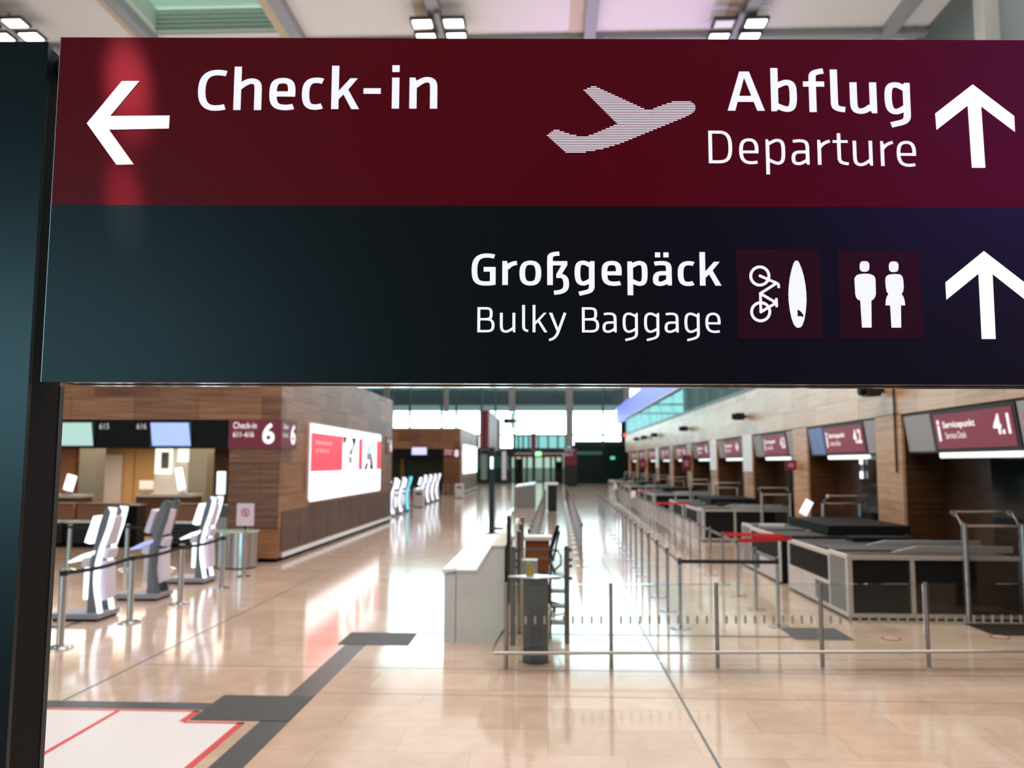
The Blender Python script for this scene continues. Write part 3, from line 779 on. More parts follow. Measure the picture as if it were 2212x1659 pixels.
# pictogram plates
def plate_px(nm, pts):
    q = [sp(x, y) for x, y in pts]
    us = [(v-CAM).dot(RIGHT) for v in q]; zs = [v.z for v in q]
    return plate(nm, rect((us[0]+us[3])/2, (us[1]+us[2])/2, (zs[2]+zs[3])/2, (zs[0]+zs[1])/2), 'pictogram_red', low, .001, .0008)
p1 = plate_px('pictogram_plate', zo([(100, 62), (715, 66), (737, 718), (115, 718)], 1560, 520, 3.3926)); p1['label'] = 'dark red plate with a bicycle and a surfboard'
p2 = plate_px('pictogram_plate', zo([(842, 68), (1447, 75), (1473, 720), (862, 720)], 1560, 520, 3.3926)); p2['label'] = 'dark red plate with a man and a woman'
K1 = (1585, 530, 7.9)
def pf(ox, oy, k, off=.0022): return lambda x, y: gp(sp(ox+x/k, oy+y/k, off))
b = MB(); f = pf(*K1)
def ring(cx, cy, r, w):
    pts = [('M', cx+r, cy)]+[('L', cx+r*math.cos(t), cy+r*math.sin(t)) for t in [2*PI*i/40 for i in range(1, 40)]]
    ribbon(b, f, pts, w/2, w/2, True)
def line(pts, w=47):
    ribbon(b, f, [('M',)+pts[0]]+[('L',)+q for q in pts[1:]], w/2, w/2)
    for e in (pts[0], pts[-1]):
        b.face([f(e[0]+w/2*math.cos(2*PI*i/14), e[1]+w/2*math.sin(2*PI*i/14)) for i in range(14)])
ring(445, 523, 155, 50); ring(460, 1133, 155, 50)
line([(448, 520), (640, 605), (735, 645), (762, 668), (768, 710)]); line([(715, 655), (455, 820)]); line([(455, 820), (463, 1137)])
line([(463, 1137), (715, 985)]); line([(478, 835), (700, 965)]); line([(727, 918), (732, 1035)])
b.build('bicycle_pictogram', 'sign_white', low)
px_poly('surfboard_pictogram', [zo([(1068, 258), (1040, 270), (1018, 312), (985, 420), (955, 560), (938, 700), (932, 820), (937, 950), (955, 1100), (985, 1240), (1020, 1340), (1060, 1395), (1098, 1407), (1140, 1398), (1170, 1370), (1205, 1270), (1230, 1120), (1242, 950), (1238, 800), (1222, 660), (1195, 520), (1160, 400), (1118, 300), (1098, 268)], *K1)], 'sign_white', low, .0022)
px_poly('surfboard_fin', [zo([(1087, 1095), (1125, 1115), (1150, 1135), (1182, 1178), (1190, 1212), (1178, 1224), (1140, 1207), (1092, 1212)], *K1)], 'pictogram_red', low, .0030)
K2 = (1800, 530, 7.9)
def sup(cx, cy, rx, ry, n=2.9, N=36):
    o = []
    for i in range(N):
        t = 2*PI*i/N; c, s = math.cos(t), math.sin(t)
        o.append((cx+rx*math.copysign(abs(c)**(2/n), c), cy+ry*math.copysign(abs(s)**(2/n), s)))
    return o
px_poly('man_pictogram', [zo(sup(533, 360, 83, 91), *K2), zo([(360, 570), (372, 540), (400, 510), (440, 492), (530, 482), (620, 488), (685, 513), (712, 545), (721, 580), (728, 830), (715, 880), (685, 922), (650, 945), (655, 1403), (490, 1403), (460, 945), (415, 922), (388, 885), (375, 830)], *K2)], 'sign_white', low, .0022)
px_poly('woman_pictogram', [zo(sup(1031, 365, 83, 91), *K2), zo([(887, 600), (892, 555), (908, 525), (945, 500), (1040, 488), (1130, 494), (1168, 515), (1188, 555), (1197, 610), (1203, 720), (1192, 790), (1165, 830), (1195, 870), (1215, 930), (1228, 1025), (1155, 1025), (1160, 1405), (993, 1405), (970, 1025), (892, 1025), (895, 950), (910, 880), (942, 830), (910, 790), (894, 700)], *K2)], 'sign_white', low, .0022)
# narrow spotlights added unseen, standing in for the sign's own backlight hot spots
for (x, y), deg, wt in (((276, 190), 3.9, 1150), ((268, 440), 2.9, 800)):
    spot('added_hot_spot', (-1.7, 1.25, 5.9), sp(x, y), wt, deg, (1, .96, .92), 1.0, .03)

# ================================================================== LEFT: KIOSKS, BARRIER POSTS, BIN
def make_kiosk(label, lit, loc):
    k = thing('self_service_kiosk', label, 'kiosk', loc, 'self-service check-in kiosks')
    g = 'kiosk_grey'; led = {1: 'led_white', 0: 'mid_grey', 2: 'led_cyan'}[lit]
    MB().box(-.62, .13, -.1, .52, .035, .115).build('base', 'plinth_grey', k, bevel=.01)
    MB().box(-.58, .10, -.07, .49, 0, .035).build('base_skirt', 'matt_black', k)
    left = [(-.09, .115), (-.082, .5), (-.075, .87), (-.025, 1.14), (.035, 1.4), (.085, 1.58), (.115, 1.655), (.16, 1.69)]
    right = [(.225, 1.69), (.26, 1.66), (.255, 1.6), (.2, 1.355), (.105, 1.07), (.06, .87), (.037, .66), (.045, .5), (.068, .36), (.1, .22), (.12, .115)]
    inner = [(x-.055, z) for x, z in right[2:]]
    for y in (0., .34):
        fin = MB().prism(left+right, lambda x, z: (x, y-.02, z), lambda x, z: (x, y+.03, z)).build('fin', g, k)
        band = right[1:]+inner[::-1]+[(.155, 1.672)]
        MB().prism(band, lambda x, z: (x+.004, y-.026, z), lambda x, z: (x+.004, y+.036, z)).build('led_strip', led, fin)
    pan = 'lilac'
    MB().prism([(.04, .3), (.10, .28), (.165, .32), (.15, .6), (.135, .86), (.07, .86)], lambda x, z: (x, .035, z), lambda x, z: (x, .315, z)).build('back_panel', pan, k)
    MB().prism([(.06, .93), (.14, .9), (.17, 1.03), (.16, 1.05), (.09, 1.05)], lambda x, z: (x, .035, z), lambda x, z: (x, .315, z)).build('printer_cover', pan, k)
    MB().prism([(.05, 1.1), (.13, 1.1), (.205, 1.4), (.225, 1.52), (.14, 1.53)], lambda x, z: (x, .035, z), lambda x, z: (x, .315, z)).build('upper_back_panel', pan, k)
    MB().prism([(-.18, 1.15), (-.09, 1.12), (.025, 1.50), (-.06, 1.54)], lambda x, z: (x, -.03, z), lambda x, z: (x, .40, z)).build('screen', 'led_white' if lit else 'lilac', k, bevel=.008)
    MB().prism([(-.42, .86), (-.39, .84), (-.02, .97), (.0, 1.03), (-.2, .97)], lambda x, z: (x, -.03, z), lambda x, z: (x, .38, z)).build('tray', {1: 'led_white', 2: 'led_white', 0: 'screen_blue'}[lit], k, bevel=.006)
    MB().box(-.22, -.06, .0, .34, .78, .93).build('scanner', 'lilac' if not lit else 'offwhite', k, bevel=.01)
    MB().box(-.19, -.085, .03, .31, .3, .78).build('front_panel', 'led_white' if lit else 'offwhite', k, bevel=.01)
    return k
KX = -6.74
k1 = make_kiosk('lit self-service kiosk nearest the dark sign post, with glowing white edges', 1, (KX, 12.22, 0))
k2 = make_kiosk('switched-off grey self-service kiosk standing between two lit ones', 0, (KX, 14.05, 0))
k3 = dup(k1, (KX, 15.98, 0), 'lit self-service kiosk in front of the round steel bin')
dup(k1, (-6.86, 36.0, 0), 'small lit kiosk just past the far end of the near walnut island')
dup(k1, (-6.84, 37.9, 0), 'lit white kiosk in the middle of the far trio beside the cyan one')
make_kiosk('kiosk with cyan glowing edges beyond the near walnut island', 2, (-6.86, 39.9, 0))
for i, (y, lb) in enumerate(((45.2, 'first of the four far lit kiosks before the far walnut island'), (47.2, 'second of the four far lit kiosks before the far walnut island'), (49.2, 'third of the four far lit kiosks before the far walnut island'), (51.2, 'last of the four far lit kiosks, closest to the far walnut island'))):
    dup(k1, (-6.93, y, 0), lb)

def make_big_post(label, loc, belt=None, sign=False):
    p = thing('barrier_post', label, 'barrier post', loc, 'stout steel barrier posts on the left')
    MB().lathe([(.17, 0), (.17, .012), (.12, .03), (.06, .045)], n=28).build('base', 'bright_steel', p, True)
    MB().lathe([(.047, .045), (.047, .98), (.03, .985)], n=20).build('post', 'steel', p, True)
    MB().lathe([(.05, .9), (.05, .965)], n=20).build('belt_head', 'belt_black', p, True)
    if belt:
        dx, dy = belt
        a = Vector((0, 0, .0)); bvec = Vector((dx, dy, 0))
        q = MB()
        n = 6; prev = None
        for i in range(n+1):
            t = .03+.9*i/n; s = -.03*math.sin(PI*i/n)
            cur = [q.bm.verts.new((dx*t, dy*t, z+s)) for z in (.905, .955)]
            if prev: q.bm.faces.new((prev[0], cur[0], cur[1], prev[1]))
            prev = cur
        o = q.build('belt', 'belt_black', p); s = o.modifiers.new('thick', 'SOLIDIFY'); s.thickness = .004
    return p
lp = [(-6.17, 10.44), (-6.13, 12.11), (-6.10, 13.71), (-6.07, 15.38)]
lbs = ['stout steel barrier post half hidden by the dark sign post', 'stout steel barrier post in front of the nearest lit kiosk', 'stout steel barrier post by the switched-off kiosk', 'stout steel barrier post by the third kiosk, before the sign stand']
for i, (x, y) in enumerate(lp):
    nx = lp[i+1] if i < 3 else (-6.9, 17.6)
    make_big_post(lbs[i], (x, y, 0), (nx[0]-x, nx[1]-y))
back = [(-10.4, 17.75, 'stout steel barrier post at the far left before the dark counters'), (-9.2, 17.9, 'stout steel barrier post behind the switched-off kiosk'), (-8.35, 18.1, 'stout steel barrier post behind the third kiosk')]
for i, (x, y, lb) in enumerate(back):
    make_big_post(lb, (x, y, 0), (back[i+1][0]-x, back[i+1][1]-y) if i < 2 else (1.0, .1))
# notice stand
t = thing('notice_stand', 'slim steel stand with a white prohibition notice by the walnut corner', 'sign stand', (-6.24, 16.99, 0))
MB().lathe([(.15, 0), (.15, .012), (.08, .035), (.03, .05)], n=24).build('base', 'bright_steel', t, True)
MB().lathe([(.022, .05), (.022, .99)], n=12).build('post', 'steel', t, True)
MB().box(-.03, .03, -.03, .01, .97, 1.06).build('clamp', 'black', t)
nb = MB().box(-.18, .18, -.05, -.03, 1.04, 1.5).build('notice_board', mat('notice', (.68, .60, .66), .4) and 'notice', t)
q = MB(); Rn = []
for i in range(28):
    a0, a1 = 2*PI*i/28, 2*PI*(i+1)/28
    q.face([(.088*math.cos(a0), -.053, 1.31+.088*math.sin(a0)), (.088*math.cos(a1), -.053, 1.31+.088*math.sin(a1)), (.062*math.cos(a1), -.053, 1.31+.062*math.sin(a1)), (.062*math.cos(a0), -.053, 1.31+.062*math.sin(a0))])
q.face([(-.06, -.053, 1.36), (-.045, -.053, 1.375), (.06, -.053, 1.26), (.045, -.053, 1.245)])
q.face([(-.02, -.0525, 1.27), (.02, -.0525, 1.27), (.02, -.0525, 1.35), (-.02, -.0525, 1.35)])
q.build('prohibition_mark', mat('notice_red', (.5, .12, .2), .5) and 'notice_red', nb)
# ribbed steel bin with a greenish glass top
t = thing('ribbed_steel_bin', 'round ribbed stainless steel waste bin with a pale green glass top', 'bin', (-6.98, 18.45, 0))
q = MB(); prof = []
N = 56
for i in range(N):
    a = 2*PI*i/N; r = .47 if i % 2 else .445
    prof.append((r*math.cos(a), .8*r*math.sin(a)))
q.prism(prof, lambda x, y: (x, y, .03), lambda x, y: (x, y, .79)); q.build('body', 'steel', t)
MB().prism([(x*.96, y*.96) for x, y in prof], lambda x, y: (x, y, 0), lambda x, y: (x, y, .03)).build('plinth', 'black', t)
MB().prism([(.5*math.cos(2*PI*i/36), .41*math.sin(2*PI*i/36)) for i in range(36)], lambda x, y: (x, y, .79), lambda x, y: (x, y, .82)).build('glass_top', mat('pale_green', (.5, .62, .5), .15) and 'pale_green', t)
tag(MB().tube([(-7.3, 12.0, .008), (-7.1, 11.75, .008), (-6.85, 11.65, .008), (-6.9, 11.95, .008), (-6.8, 12.1, .02)], .008, 6).build('power_cable', 'black'), 'thin dark cable lying by the base of the nearest kiosk', 'cable')

# ---- counters behind the posts
def make_counter(label, x0, x1, y, loc_z=0.):
    c = thing('service_counter', label, 'counter', ((x0+x1)/2, y, 0), 'brown counters under the screen band')
    w = (x1-x0)/2
    MB().box(-w, w, 0, .7, 0.08, .66).build('body', 'dark_wood', c)
    MB().box(-w, w, .03, .7, 0, .08).build('plinth', 'matt_black', c)
    MB().box(-w-.03, w+.03, -.12, .55, .66, .70).build('ledge', 'aluminium', c)
    MB().box(-w, w, .5, .58, .70, 1.13).build('upper_front', 'wood_brown', c)
    MB().box(-w, w, .45, 1.1, 1.13, 1.16).build('top', 'dark_wood', c)
    for s in range(5): MB().box(-w, w, -.006, 0, .14+s*.1, .17+s*.1).build('groove', 'black', c)
    return c
cx = lambda px, y: on_y(px, 1100, y).x
make_counter('brown counter behind the nearest lit kiosk, left of the black cabinet', cx(146, 22.6), cx(262, 22.6), 22.6)
make_counter('brown counter at the far left edge beside the sign post', cx(60, 22.6), cx(136, 22.6), 22.6)
make_counter('brown counter between the switched-off kiosk and the third kiosk', cx(350, 22.6), cx(438, 22.6), 22.6)
t = thing('black_cabinet', 'black cabinet between two brown counters behind the kiosks', 'cabinet', (cx(281, 22.6), 22.6, 0))
MB().box(-.2, .2, 0, .5, 0.06, 1.12).build('body', 'matt_black', t); MB().box(-.18, .18, .02, .48, 0, .06).build('plinth', 'matt_black', t); MB().box(-.21, .21, -.02, .52, 1.12, 1.15).build('top', 'dark_grey', t)
t = thing('grey_cabinet', 'grey metal cabinet beside the third kiosk, left of the walnut corner', 'cabinet', (cx(466, 21.5), 21.5, 0))
MB().box(-.28, .3, 0, .5, .9, 1.22).build('upper_unit', 'grey', t); MB().box(-.3, .32, 0, .5, 0, .9).build('body', 'offwhite', t); MB().tube([(.1, .2, 1.22), (.1, .2, 1.5)], .03).build('pole', 'steel', t)
MB().box(-.04, .16, .1, .2, 1.5, 2.1).build('screen', 'led_white', t)
for lb, p0, p1, z in (('long dark rear counter at the left edge below the small white monitor', 40, 168, 1.2), ('long dark rear counter under the bright opening', 292, 412, 1.24)):
    x0, x1 = cx(p0, 25.8), cx(p1, 25.8)
    t = thing('rear_counter', lb, 'counter', ((x0+x1)/2, 25.8, 0), 'dark rear counters')
    w = (x1-x0)/2
    MB().box(-w, w, 0, .8, 0, z).build('body', 'dark_wood', t); MB().box(-w-.04, w+.04, -.05, .85, z, z+.09).build('top', 'grey', t)
def desk_screen(px, py, y, z, label, w=.35, h=.42, m='led_white', tilt=.25):
    t = thing('desk_monitor', label, 'monitor', (cx(px, y), y, z), 'monitors on the rear counters')
    MB().box(-.12, .12, -.08, .08, 0, .02).build('foot', 'black', t)
    MB().tube([(0, 0, .02), (0, .03, .2)], .02, 8).build('stem', 'grey', t)
    s = MB().box(-w/2, w/2, -.02, .02, .14, .14+h).build('screen', m, t); s.rotation_euler = (0, tilt, 0)
desk_screen(142, 1040, 26.1, 1.29, 'bright white monitor on the rear counter at the left edge', .3, .5)
desk_screen(314, 1050, 26.1, 1.33, 'wide white monitor on the rear counter left of the bright opening', .45, .28, 'offwhite', 0)
desk_screen(393, 1040, 26.1, 1.33, 'tall blue white monitor on the rear counter before the bright opening', .22, .7, 'led_white', -.2)
# screens set in the black band of island 6
def band_screen(px0, px1, m, lb):
    y = 19.4; x0, x1 = on_y(px0, 940, y).x, on_y(px1, 940, y).x
    t = thing('band_screen', lb, 'screen', ((x0+x1)/2, y, 2.73), 'screens in the black band')
    w = (x1-x0)/2
    MB().box(-w-.03, w+.03, -.05, .05, -.03, .57).build('frame', 'black', t)
    MB().prism([(-w-.03, .55), (w-.05, .55), (w+.02, 0), (-w+.04, 0)], lambda x, z: (x, -.06, z), lambda x, z: (x, -.04, z)).build('screen', m, t)
    return t
band_screen(60, 203, 'screen_green', 'pale green screen in the black band at the left edge')
band_screen(329, 413, 'screen_blue', 'pale blue screen in the black band right of the counter number')
for s, px in (('615', 213), ('616', 294)):
    q = on_y(px, 940, 19.4)
    o = text(s, .24, 'small_text', None, (q.x, 19.41, 3.13), '-Y', .14, name='counter_number'); tag(o, 'white counter number %s on the black band' % s, 'number', 'counter numbers on the black band')
t = thing('band_screen', 'violet white screen in the black band of the far walnut island', 'screen', ((on_y(890, 970, 60).x+on_y(922, 970, 60).x)/2, 60, 2.95), 'screens in the black band')
MB().box(-.6, .6, -.06, .0, -.08, .55).build('frame', 'black', t); MB().box(-.54, .54, -.09, -.06, -.03, .5).build('screen', 'screen_violet', t)

# ---- advertising light boxes on the long walls
t = thing('advertising_lightbox', 'wide backlit white and red advertising board on the walnut wall', 'light box', (LX, 21.65, 1.32))
L_, H_ = 9.2, 2.05
def rr(y0, y1, z0, z1, r, n=5):
    o = []
    for cy, cz, a in ((y1-r, z1-r, 0), (y0+r, z1-r, 90), (y0+r, z0+r, 180), (y1-r, z0+r, 270)):
        for i in range(n+1):
            th = math.radians(a+90*i/n); o.append((cy+r*math.cos(th), cz+r*math.sin(th)))
    return o
def fl(x): return lambda y, z: (x, y, z)
MB().prism(rr(-.04, L_+.04, -.04, H_+.04, .14), fl(0), fl(.06)).build('frame', 'offwhite', t)
MB().prism(rr(0, L_, 0, H_, .12), fl(.06), fl(.08)).build('screen', 'screen_white', t)
def ad(nm, m, polys, x=.083):
    for pl in polys: MB().prism(pl, fl(x), fl(x-.002)).build(nm, m, t)
Z0, Z1 = .78, 1.82
ad('red_field', 'ad_red', [[(0, Z0), (3.42, Z0), (3.42, Z1), (0, Z1)], [(5.55, Z0), (6.15, Z0), (6.15, Z1), (5.55, Z1)], [(8.42, Z0), (L_, Z0), (L_, Z1), (8.42, Z1)]])
ad('dark_shape', 'ad_black', [[(3.45, Z1), (3.95, Z1), (3.8, 1.66), (3.62, 1.58), (3.45, 1.68)], [(4.5, Z1), (5.15, Z1), (5.15, 1.7), (4.75, 1.45), (4.6, 1.28), (4.2, 1.25), (4.35, 1.4), (4.6, 1.5), (4.7, 1.62)], [(6.35, Z0), (6.9, Z0), (7.05, 1.0), (6.75, 1.05)], [(7.3, Z0), (7.95, Z0), (7.7, 1.25), (7.2, 1.3)]], .085)
ad('grey_shape', 'ad_grey', [[(4.1, 1.22), (4.55, 1.22), (4.7, 1.08), (4.55, .98), (4.25, 1.0)], [(6.75, 1.36), (7.6, 1.36), (7.85, 1.1), (7.95, Z0+.1), (7.4, .95), (7.2, 1.12), (6.75, 1.1)], [(4.7, 1.0), (4.85, .95), (5.1, Z0), (4.95, Z0)]], .087)
ad('blue_shape', 'ad_blue', [[(6.7, 1.37), (7.55, 1.37), (7.4, 1.6), (7.05, 1.66), (6.8, 1.58)]], .089)
text('Informationen', 1.7, 'ad_pink', t, (.086, .45, 1.52), '+X', .12)
text('zur Reise hier', 1.4, 'ad_pink', t, (.086, .45, 1.30), '+X', .12)
ad('logo', 'ad_blue', [[(.35, .28), (.6, .28), (.6, .4), (.35, .4)]], .086)
t = thing('advertising_lightbox', 'glowing blank white light box on the far walnut wall', 'light box', (LX, 61.2, 1.52))
MB().prism(rr(-.06, 12.0, -.04, 2.24, .2), fl(0), fl(.06)).build('frame', 'offwhite', t)
MB().prism(rr(0, 11.9, 0, 2.2, .18), fl(.06), fl(.09)).build('screen', 'screen_white', t)

# ---- far left: bins and short posts before the far island
for i, (px, py, lb, w, h) in enumerate(((905, 1096, 'grey steel bin in front of the far group of kiosks', .5, .95), (992, 1076, 'grey steel bin at the foot of the far walnut corner', .55, .95))):
    q = on_z(px, py); t = thing('steel_bin', lb, 'bin', (q.x, q.y, 0), 'square steel bins')
    MB().box(-w/2, w/2, -w/2, w/2, .04, h).build('body', 'aluminium', t, bevel=.02); MB().box(-w/2+.03, w/2-.03, -w/2+.03, w/2-.03, 0, .04).build('plinth', 'black', t); MB().box(-.15, .15, -w/2-.005, -w/2+.02, h-.3, h-.16).build('slot', 'dark_grey', t)
for i, (px, py) in enumerate(((893, 1090), (957, 1073), (967, 1072), (976, 1070))):
    q = on_z(px, py)
    make_big_post(['short steel post beside the cyan kiosk', 'leftmost of three far steel posts before the far walnut corner', 'middle one of three far steel posts before the far walnut corner', 'rightmost of three far steel posts before the far walnut corner'][i], (q.x, q.y, 0))

# ================================================================== CENTRE
# tall banner sign on a black mast
t = thing('mast_sign', 'tall dark red and grey banner sign on a black mast in mid hall', 'sign', (-1.88, 27.9, 0))
MB().box(-.09, .09, -.09, .09, 0, 2.86).build('mast', 'black', t)
MB().box(-.42, -.30, -.02, .02, 2.85, 4.12).build('red_edge', 'red_sign_dim', t); MB().box(-.22, -.11, -.02, .02, 2.85, 4.12).build('red_edge', 'red_sign_dim', t); MB().box(-.30, -.22, -.01, .02, 2.85, 4.12).build('core', 'black', t)
MB().box(-.42, -.11, .02, 4.6, 2.85, 4.12).build('side_face', 'banner_grey', t)
MB().box(-.42, .09, -.06, .5, 2.8, 2.86).build('carrier', 'black', t); MB().box(-.42, -.09, 4.7, 6.6, 2.85, 4.12).build('rear_face', 'mid_grey', t)
MB().box(-.05, .05, -.1, -.09, 2.15, 2.55).build('light_strip', 'led_white', t)
MB().box(-.1, .62, -.1, .1, .12, .2).build('foot_rail', 'dark_grey', t); MB().box(-.28, .28, -.25, .25, 0, .02).build('base', 'black', t)
# far gate signs
def mast(lb, px, y, parts):
    t = thing('mast_sign', lb, 'sign', (on_y(px, 1000, y).x, y, 0)); MB().box(-.14, .14, -.1, .1, 0, parts).build('mast', 'black', t); return t
t = mast('slim black mast with a small dark red panel before the far doors', 1153, 74, 3.4)
MB().box(-.25, .2, -.13, -.1, 3.3, 5.0).build('panel', 'red_sign_dim', t)
t = thing('header_sign', 'long dark red header sign over the far glass doors', 'sign', ((fx(1106)+fx(1216))/2, FY-.7, fz(988)))
MB().box(fx(1106)-t.location.x, fx(1216)-t.location.x, -.1, .2, 0, .42).build('panel', 'red_sign', t)
t = thing('exit_sign', 'small glowing green exit sign by the far doors', 'exit sign', (fx(1162), FY-.92, fz(985)))
MB().box(-.42, .42, 0, .12, 0, .5).build('housing', 'offwhite', t); MB().box(-.4, .4, -.02, 0, .03, .47).build('lit_face', 'exit_green', t)
t = thing('exit_sign', 'tiny green light on the dark teal glass wall', 'exit sign', (fx(1323), FY-.4, fz(992))); MB().box(-.25, .25, 0, .1, 0, .35).build('lit_face', mat('exit_dim', (.1, .5, .3), .5, emit=(.2, .8, .45), estr=.7) and 'exit_dim', t)
t = thing('information_board', 'square dark red board with pale writing right of the far doors', 'sign', (on_y(1232, 1000, 84).x, 84, 0))
w = 14/1780*84
zz = lambda y: on_y(1232, y, 84).z
MB().box(-w, w, -.1, .1, 0, zz(968)).build('stand', 'black', t); MB().box(-w, w, -.15, -.1, zz(1005), zz(968)).build('panel', 'red_sign_dim', t)
text('Abflug / Departure', 1.0, 'small_text', t, (-w+.06, -.155, zz(976)), '-Y', .3); text('Gates A B', .8, 'small_text', t, (-w+.06, -.155, zz(984)), '-Y', .28)
# glazed info screens by the far doors on the left
for px0, px1, lb in ((1040, 1053, 'pale greenish screen left of the far doors'), (1085, 1094, 'narrow white banner left of the far doors')):
    t = thing('far_screen', lb, 'screen', (fx((px0+px1)/2), FY-.8, 0)); w = (fx(px1)-fx(px0))/2
    MB().box(-w-.1, w+.1, 0, .15, 0, .4).build('foot', 'black', t); MB().box(-w, w, -.02, .1, .4, fz(982) if px0 < 1080 else fz(975)).build('panel', mat('far_pale', (.3, .42, .34), .4) and 'far_pale' if px0 < 1080 else 'panel_light', t)
# small aeroplane silhouette hung in front of the windows
t = thing('hanging_plane', 'small dark plane shape hanging before the bright far windows', 'model plane', (fx(1112), FY-8, fz(917)))
MB().tube([(-.9, 0, 0), (-.6, 0, 0), (.4, 0, 0), (1.5, 0, 0)], [.28, .33, .16, .05], 10).build('fuselage', 'dark_grey', t); MB().box(-.12, .12, -.05, .05, -.8, .8).build('wing', 'dark_grey', t); MB().tube([(0, 0, .8), (0, 0, CEIL-fz(917))], .01, 5).build('wire', 'dark_grey', t)

# ---- concrete reception desk
t = thing('concrete_desk', 'pale concrete reception desk with a white slanted top', 'desk', (-.97, 11.06, 0))
DX = -.97
prof = [(-.40, 0), (.40, 0), (.40, 1.22), (.26, 1.22), (.05, .92), (-.25, .92), (-.40, .88)]
ln = 5.4
MB().prism([(-.24, 0), (.40, 0), (.40, 1.23), (.24, 1.23), (.03, .91), (-.24, .91)], lambda x, z: (x, 0, z), lambda x, z: (x, ln, z)).build('body', 'concrete', t)
MB().box(-.40, -.25, 0, ln, 0, .89).build('front_cladding', 'concrete', t)
MB().prism([(-.42, .895), (-.25, .915), (-.25, .96), (-.42, .94)], lambda x, z: (x, -.02, z), lambda x, z: (x, ln+.02, z)).build('ledge', 'ledge_white', t)
MB().prism([(-.24, .915), (.035, .915), (.235, 1.235), (.22, 1.25), (.02, .945), (-.24, .945)], lambda x, z: (x, -.015, z), lambda x, z: (x, ln+.02, z)).build('slanted_top', 'ledge_white', t)
MB().box(.22, .41, -.01, ln+.01, 1.235, 1.26).build('top', 'concrete', t)
# ---- glazed booth behind the desk
t = thing('glass_booth', 'glass screened staff booth with steel posts beside the concrete desk', 'booth', (-.1, 11.1, 0))
for x, y in ((-.35, -.17), (.35, -.03)):
    pt = MB().box(x-.035, x+.035, y-.03, y+.03, 0, 1.26).build('post', 'dark_steel', t)
    q = MB()
    for z in (.82, .98, 1.06, 1.19): q.box(x+.035, x+.07, y-.02, y+.02, z, z+.035)
    q.build('bracket', 'dark_grey', pt)
for x, y0, y1, z1 in ((-.42, -.1, 1.9, 1.66),):
    q = MB().box(x-.02, x+.02, y0, y1, .5, z1).build('side_glass', 'glass_dark', t)
MB().box(-.32, .32, -.09, -.075, .08, 1.22).build('front_glass', 'glass', t)
MB().box(-.34, .34, -.1, -.06, 1.21, 1.225).build('glass_edge', 'glass_edge', t)
for y, z1 in ((.6, 1.4), (1.3, 1.45), (2.0, 1.5)):
    MB().tube([(-.3, y, 0), (-.3, y, z1)], .03, 10).build('rear_post', 'steel', t)
MB().box(-.28, .12, .9, 1.25, .62, .66).build('shelf', 'offwhite', t)
MB().box(-.28, -.05, .95, 1.2, .66, .95).build('printer', mat('pale_grey', (.5, .52, .52), .4) and 'pale_grey', t)
t = thing('wire_rack', 'black metal rack with four shelves behind the booth glass', 'rack', (.15, 11.5, 0))
for x in (-.11, .11):
    for y in (-.12, .12): MB().box(x-.012, x+.012, y-.012, y+.012, 0, 1.0).build('upright', 'black', t)
for z in (.18, .4, .6, .8): MB().box(-.12, .12, -.13, .13, z, z+.022).build('shelf', 'black', t)
t = thing('brown_pedestal', 'small brown wooden cabinet with a pale top in the booth', 'cabinet', (-.17, 14.4, 0))
MB().box(-.22, .2, -.2, .2, .06, 1.04).build('body', mat('rust_wood', (.22, .06, .015), .5) and 'rust_wood', t); MB().box(-.26, .24, -.24, .24, 1.04, 1.1).build('top', 'offwhite', t); MB().box(-.19, .17, -.17, .17, 0, .06).build('plinth', 'black', t)
t = thing('office_chair', 'black office chair with a loop armrest behind the booth', 'chair', (.02, 13.6, 0))
MB().tube([(.0, 0, .1), (0, 0, .5)], .03, 10).build('column', 'dark_grey', t)
for k in range(5):
    a = 2*PI*k/5; MB().tube([(0, 0, .12), (.27*math.cos(a), .27*math.sin(a), .06)], .02, 8).build('foot', 'black', t)
    MB().lathe([(.02, .0), (.03, .03), (.02, .06)], .27*math.cos(a), .27*math.sin(a), 10).build('caster', 'black', t)
MB().prism(sup(0, 0, .23, .23, 3, 24), lambda x, y: (x-.02, y, .5), lambda x, y: (x-.02, y, .58)).build('seat', 'black', t, bevel=.02)
MB().tube([(.1, 0, .56), (.02, 0, .75), (.03, 0, .95), (.10, 0, 1.18), (.15, 0, 1.34)], [.025, .03, .035, .035, .03], 10).build('backrest_spine', 'black', t)
MB().prism([(-.2, .78), (.2, .78), (.19, 1.25), (-.19, 1.25)], lambda y, z: (.05+.23*(z-.78), y, z), lambda y, z: (.08+.23*(z-.78), y, z)).build('backrest', 'black', t)
MB().tube([(.03, -.24, .97), (.14, -.24, .95), (.19, -.24, .88), (.19, -.24, .74), (.1, -.24, .66), (.03, -.24, .64)], .016, 8).build('armrest', 'black', t)
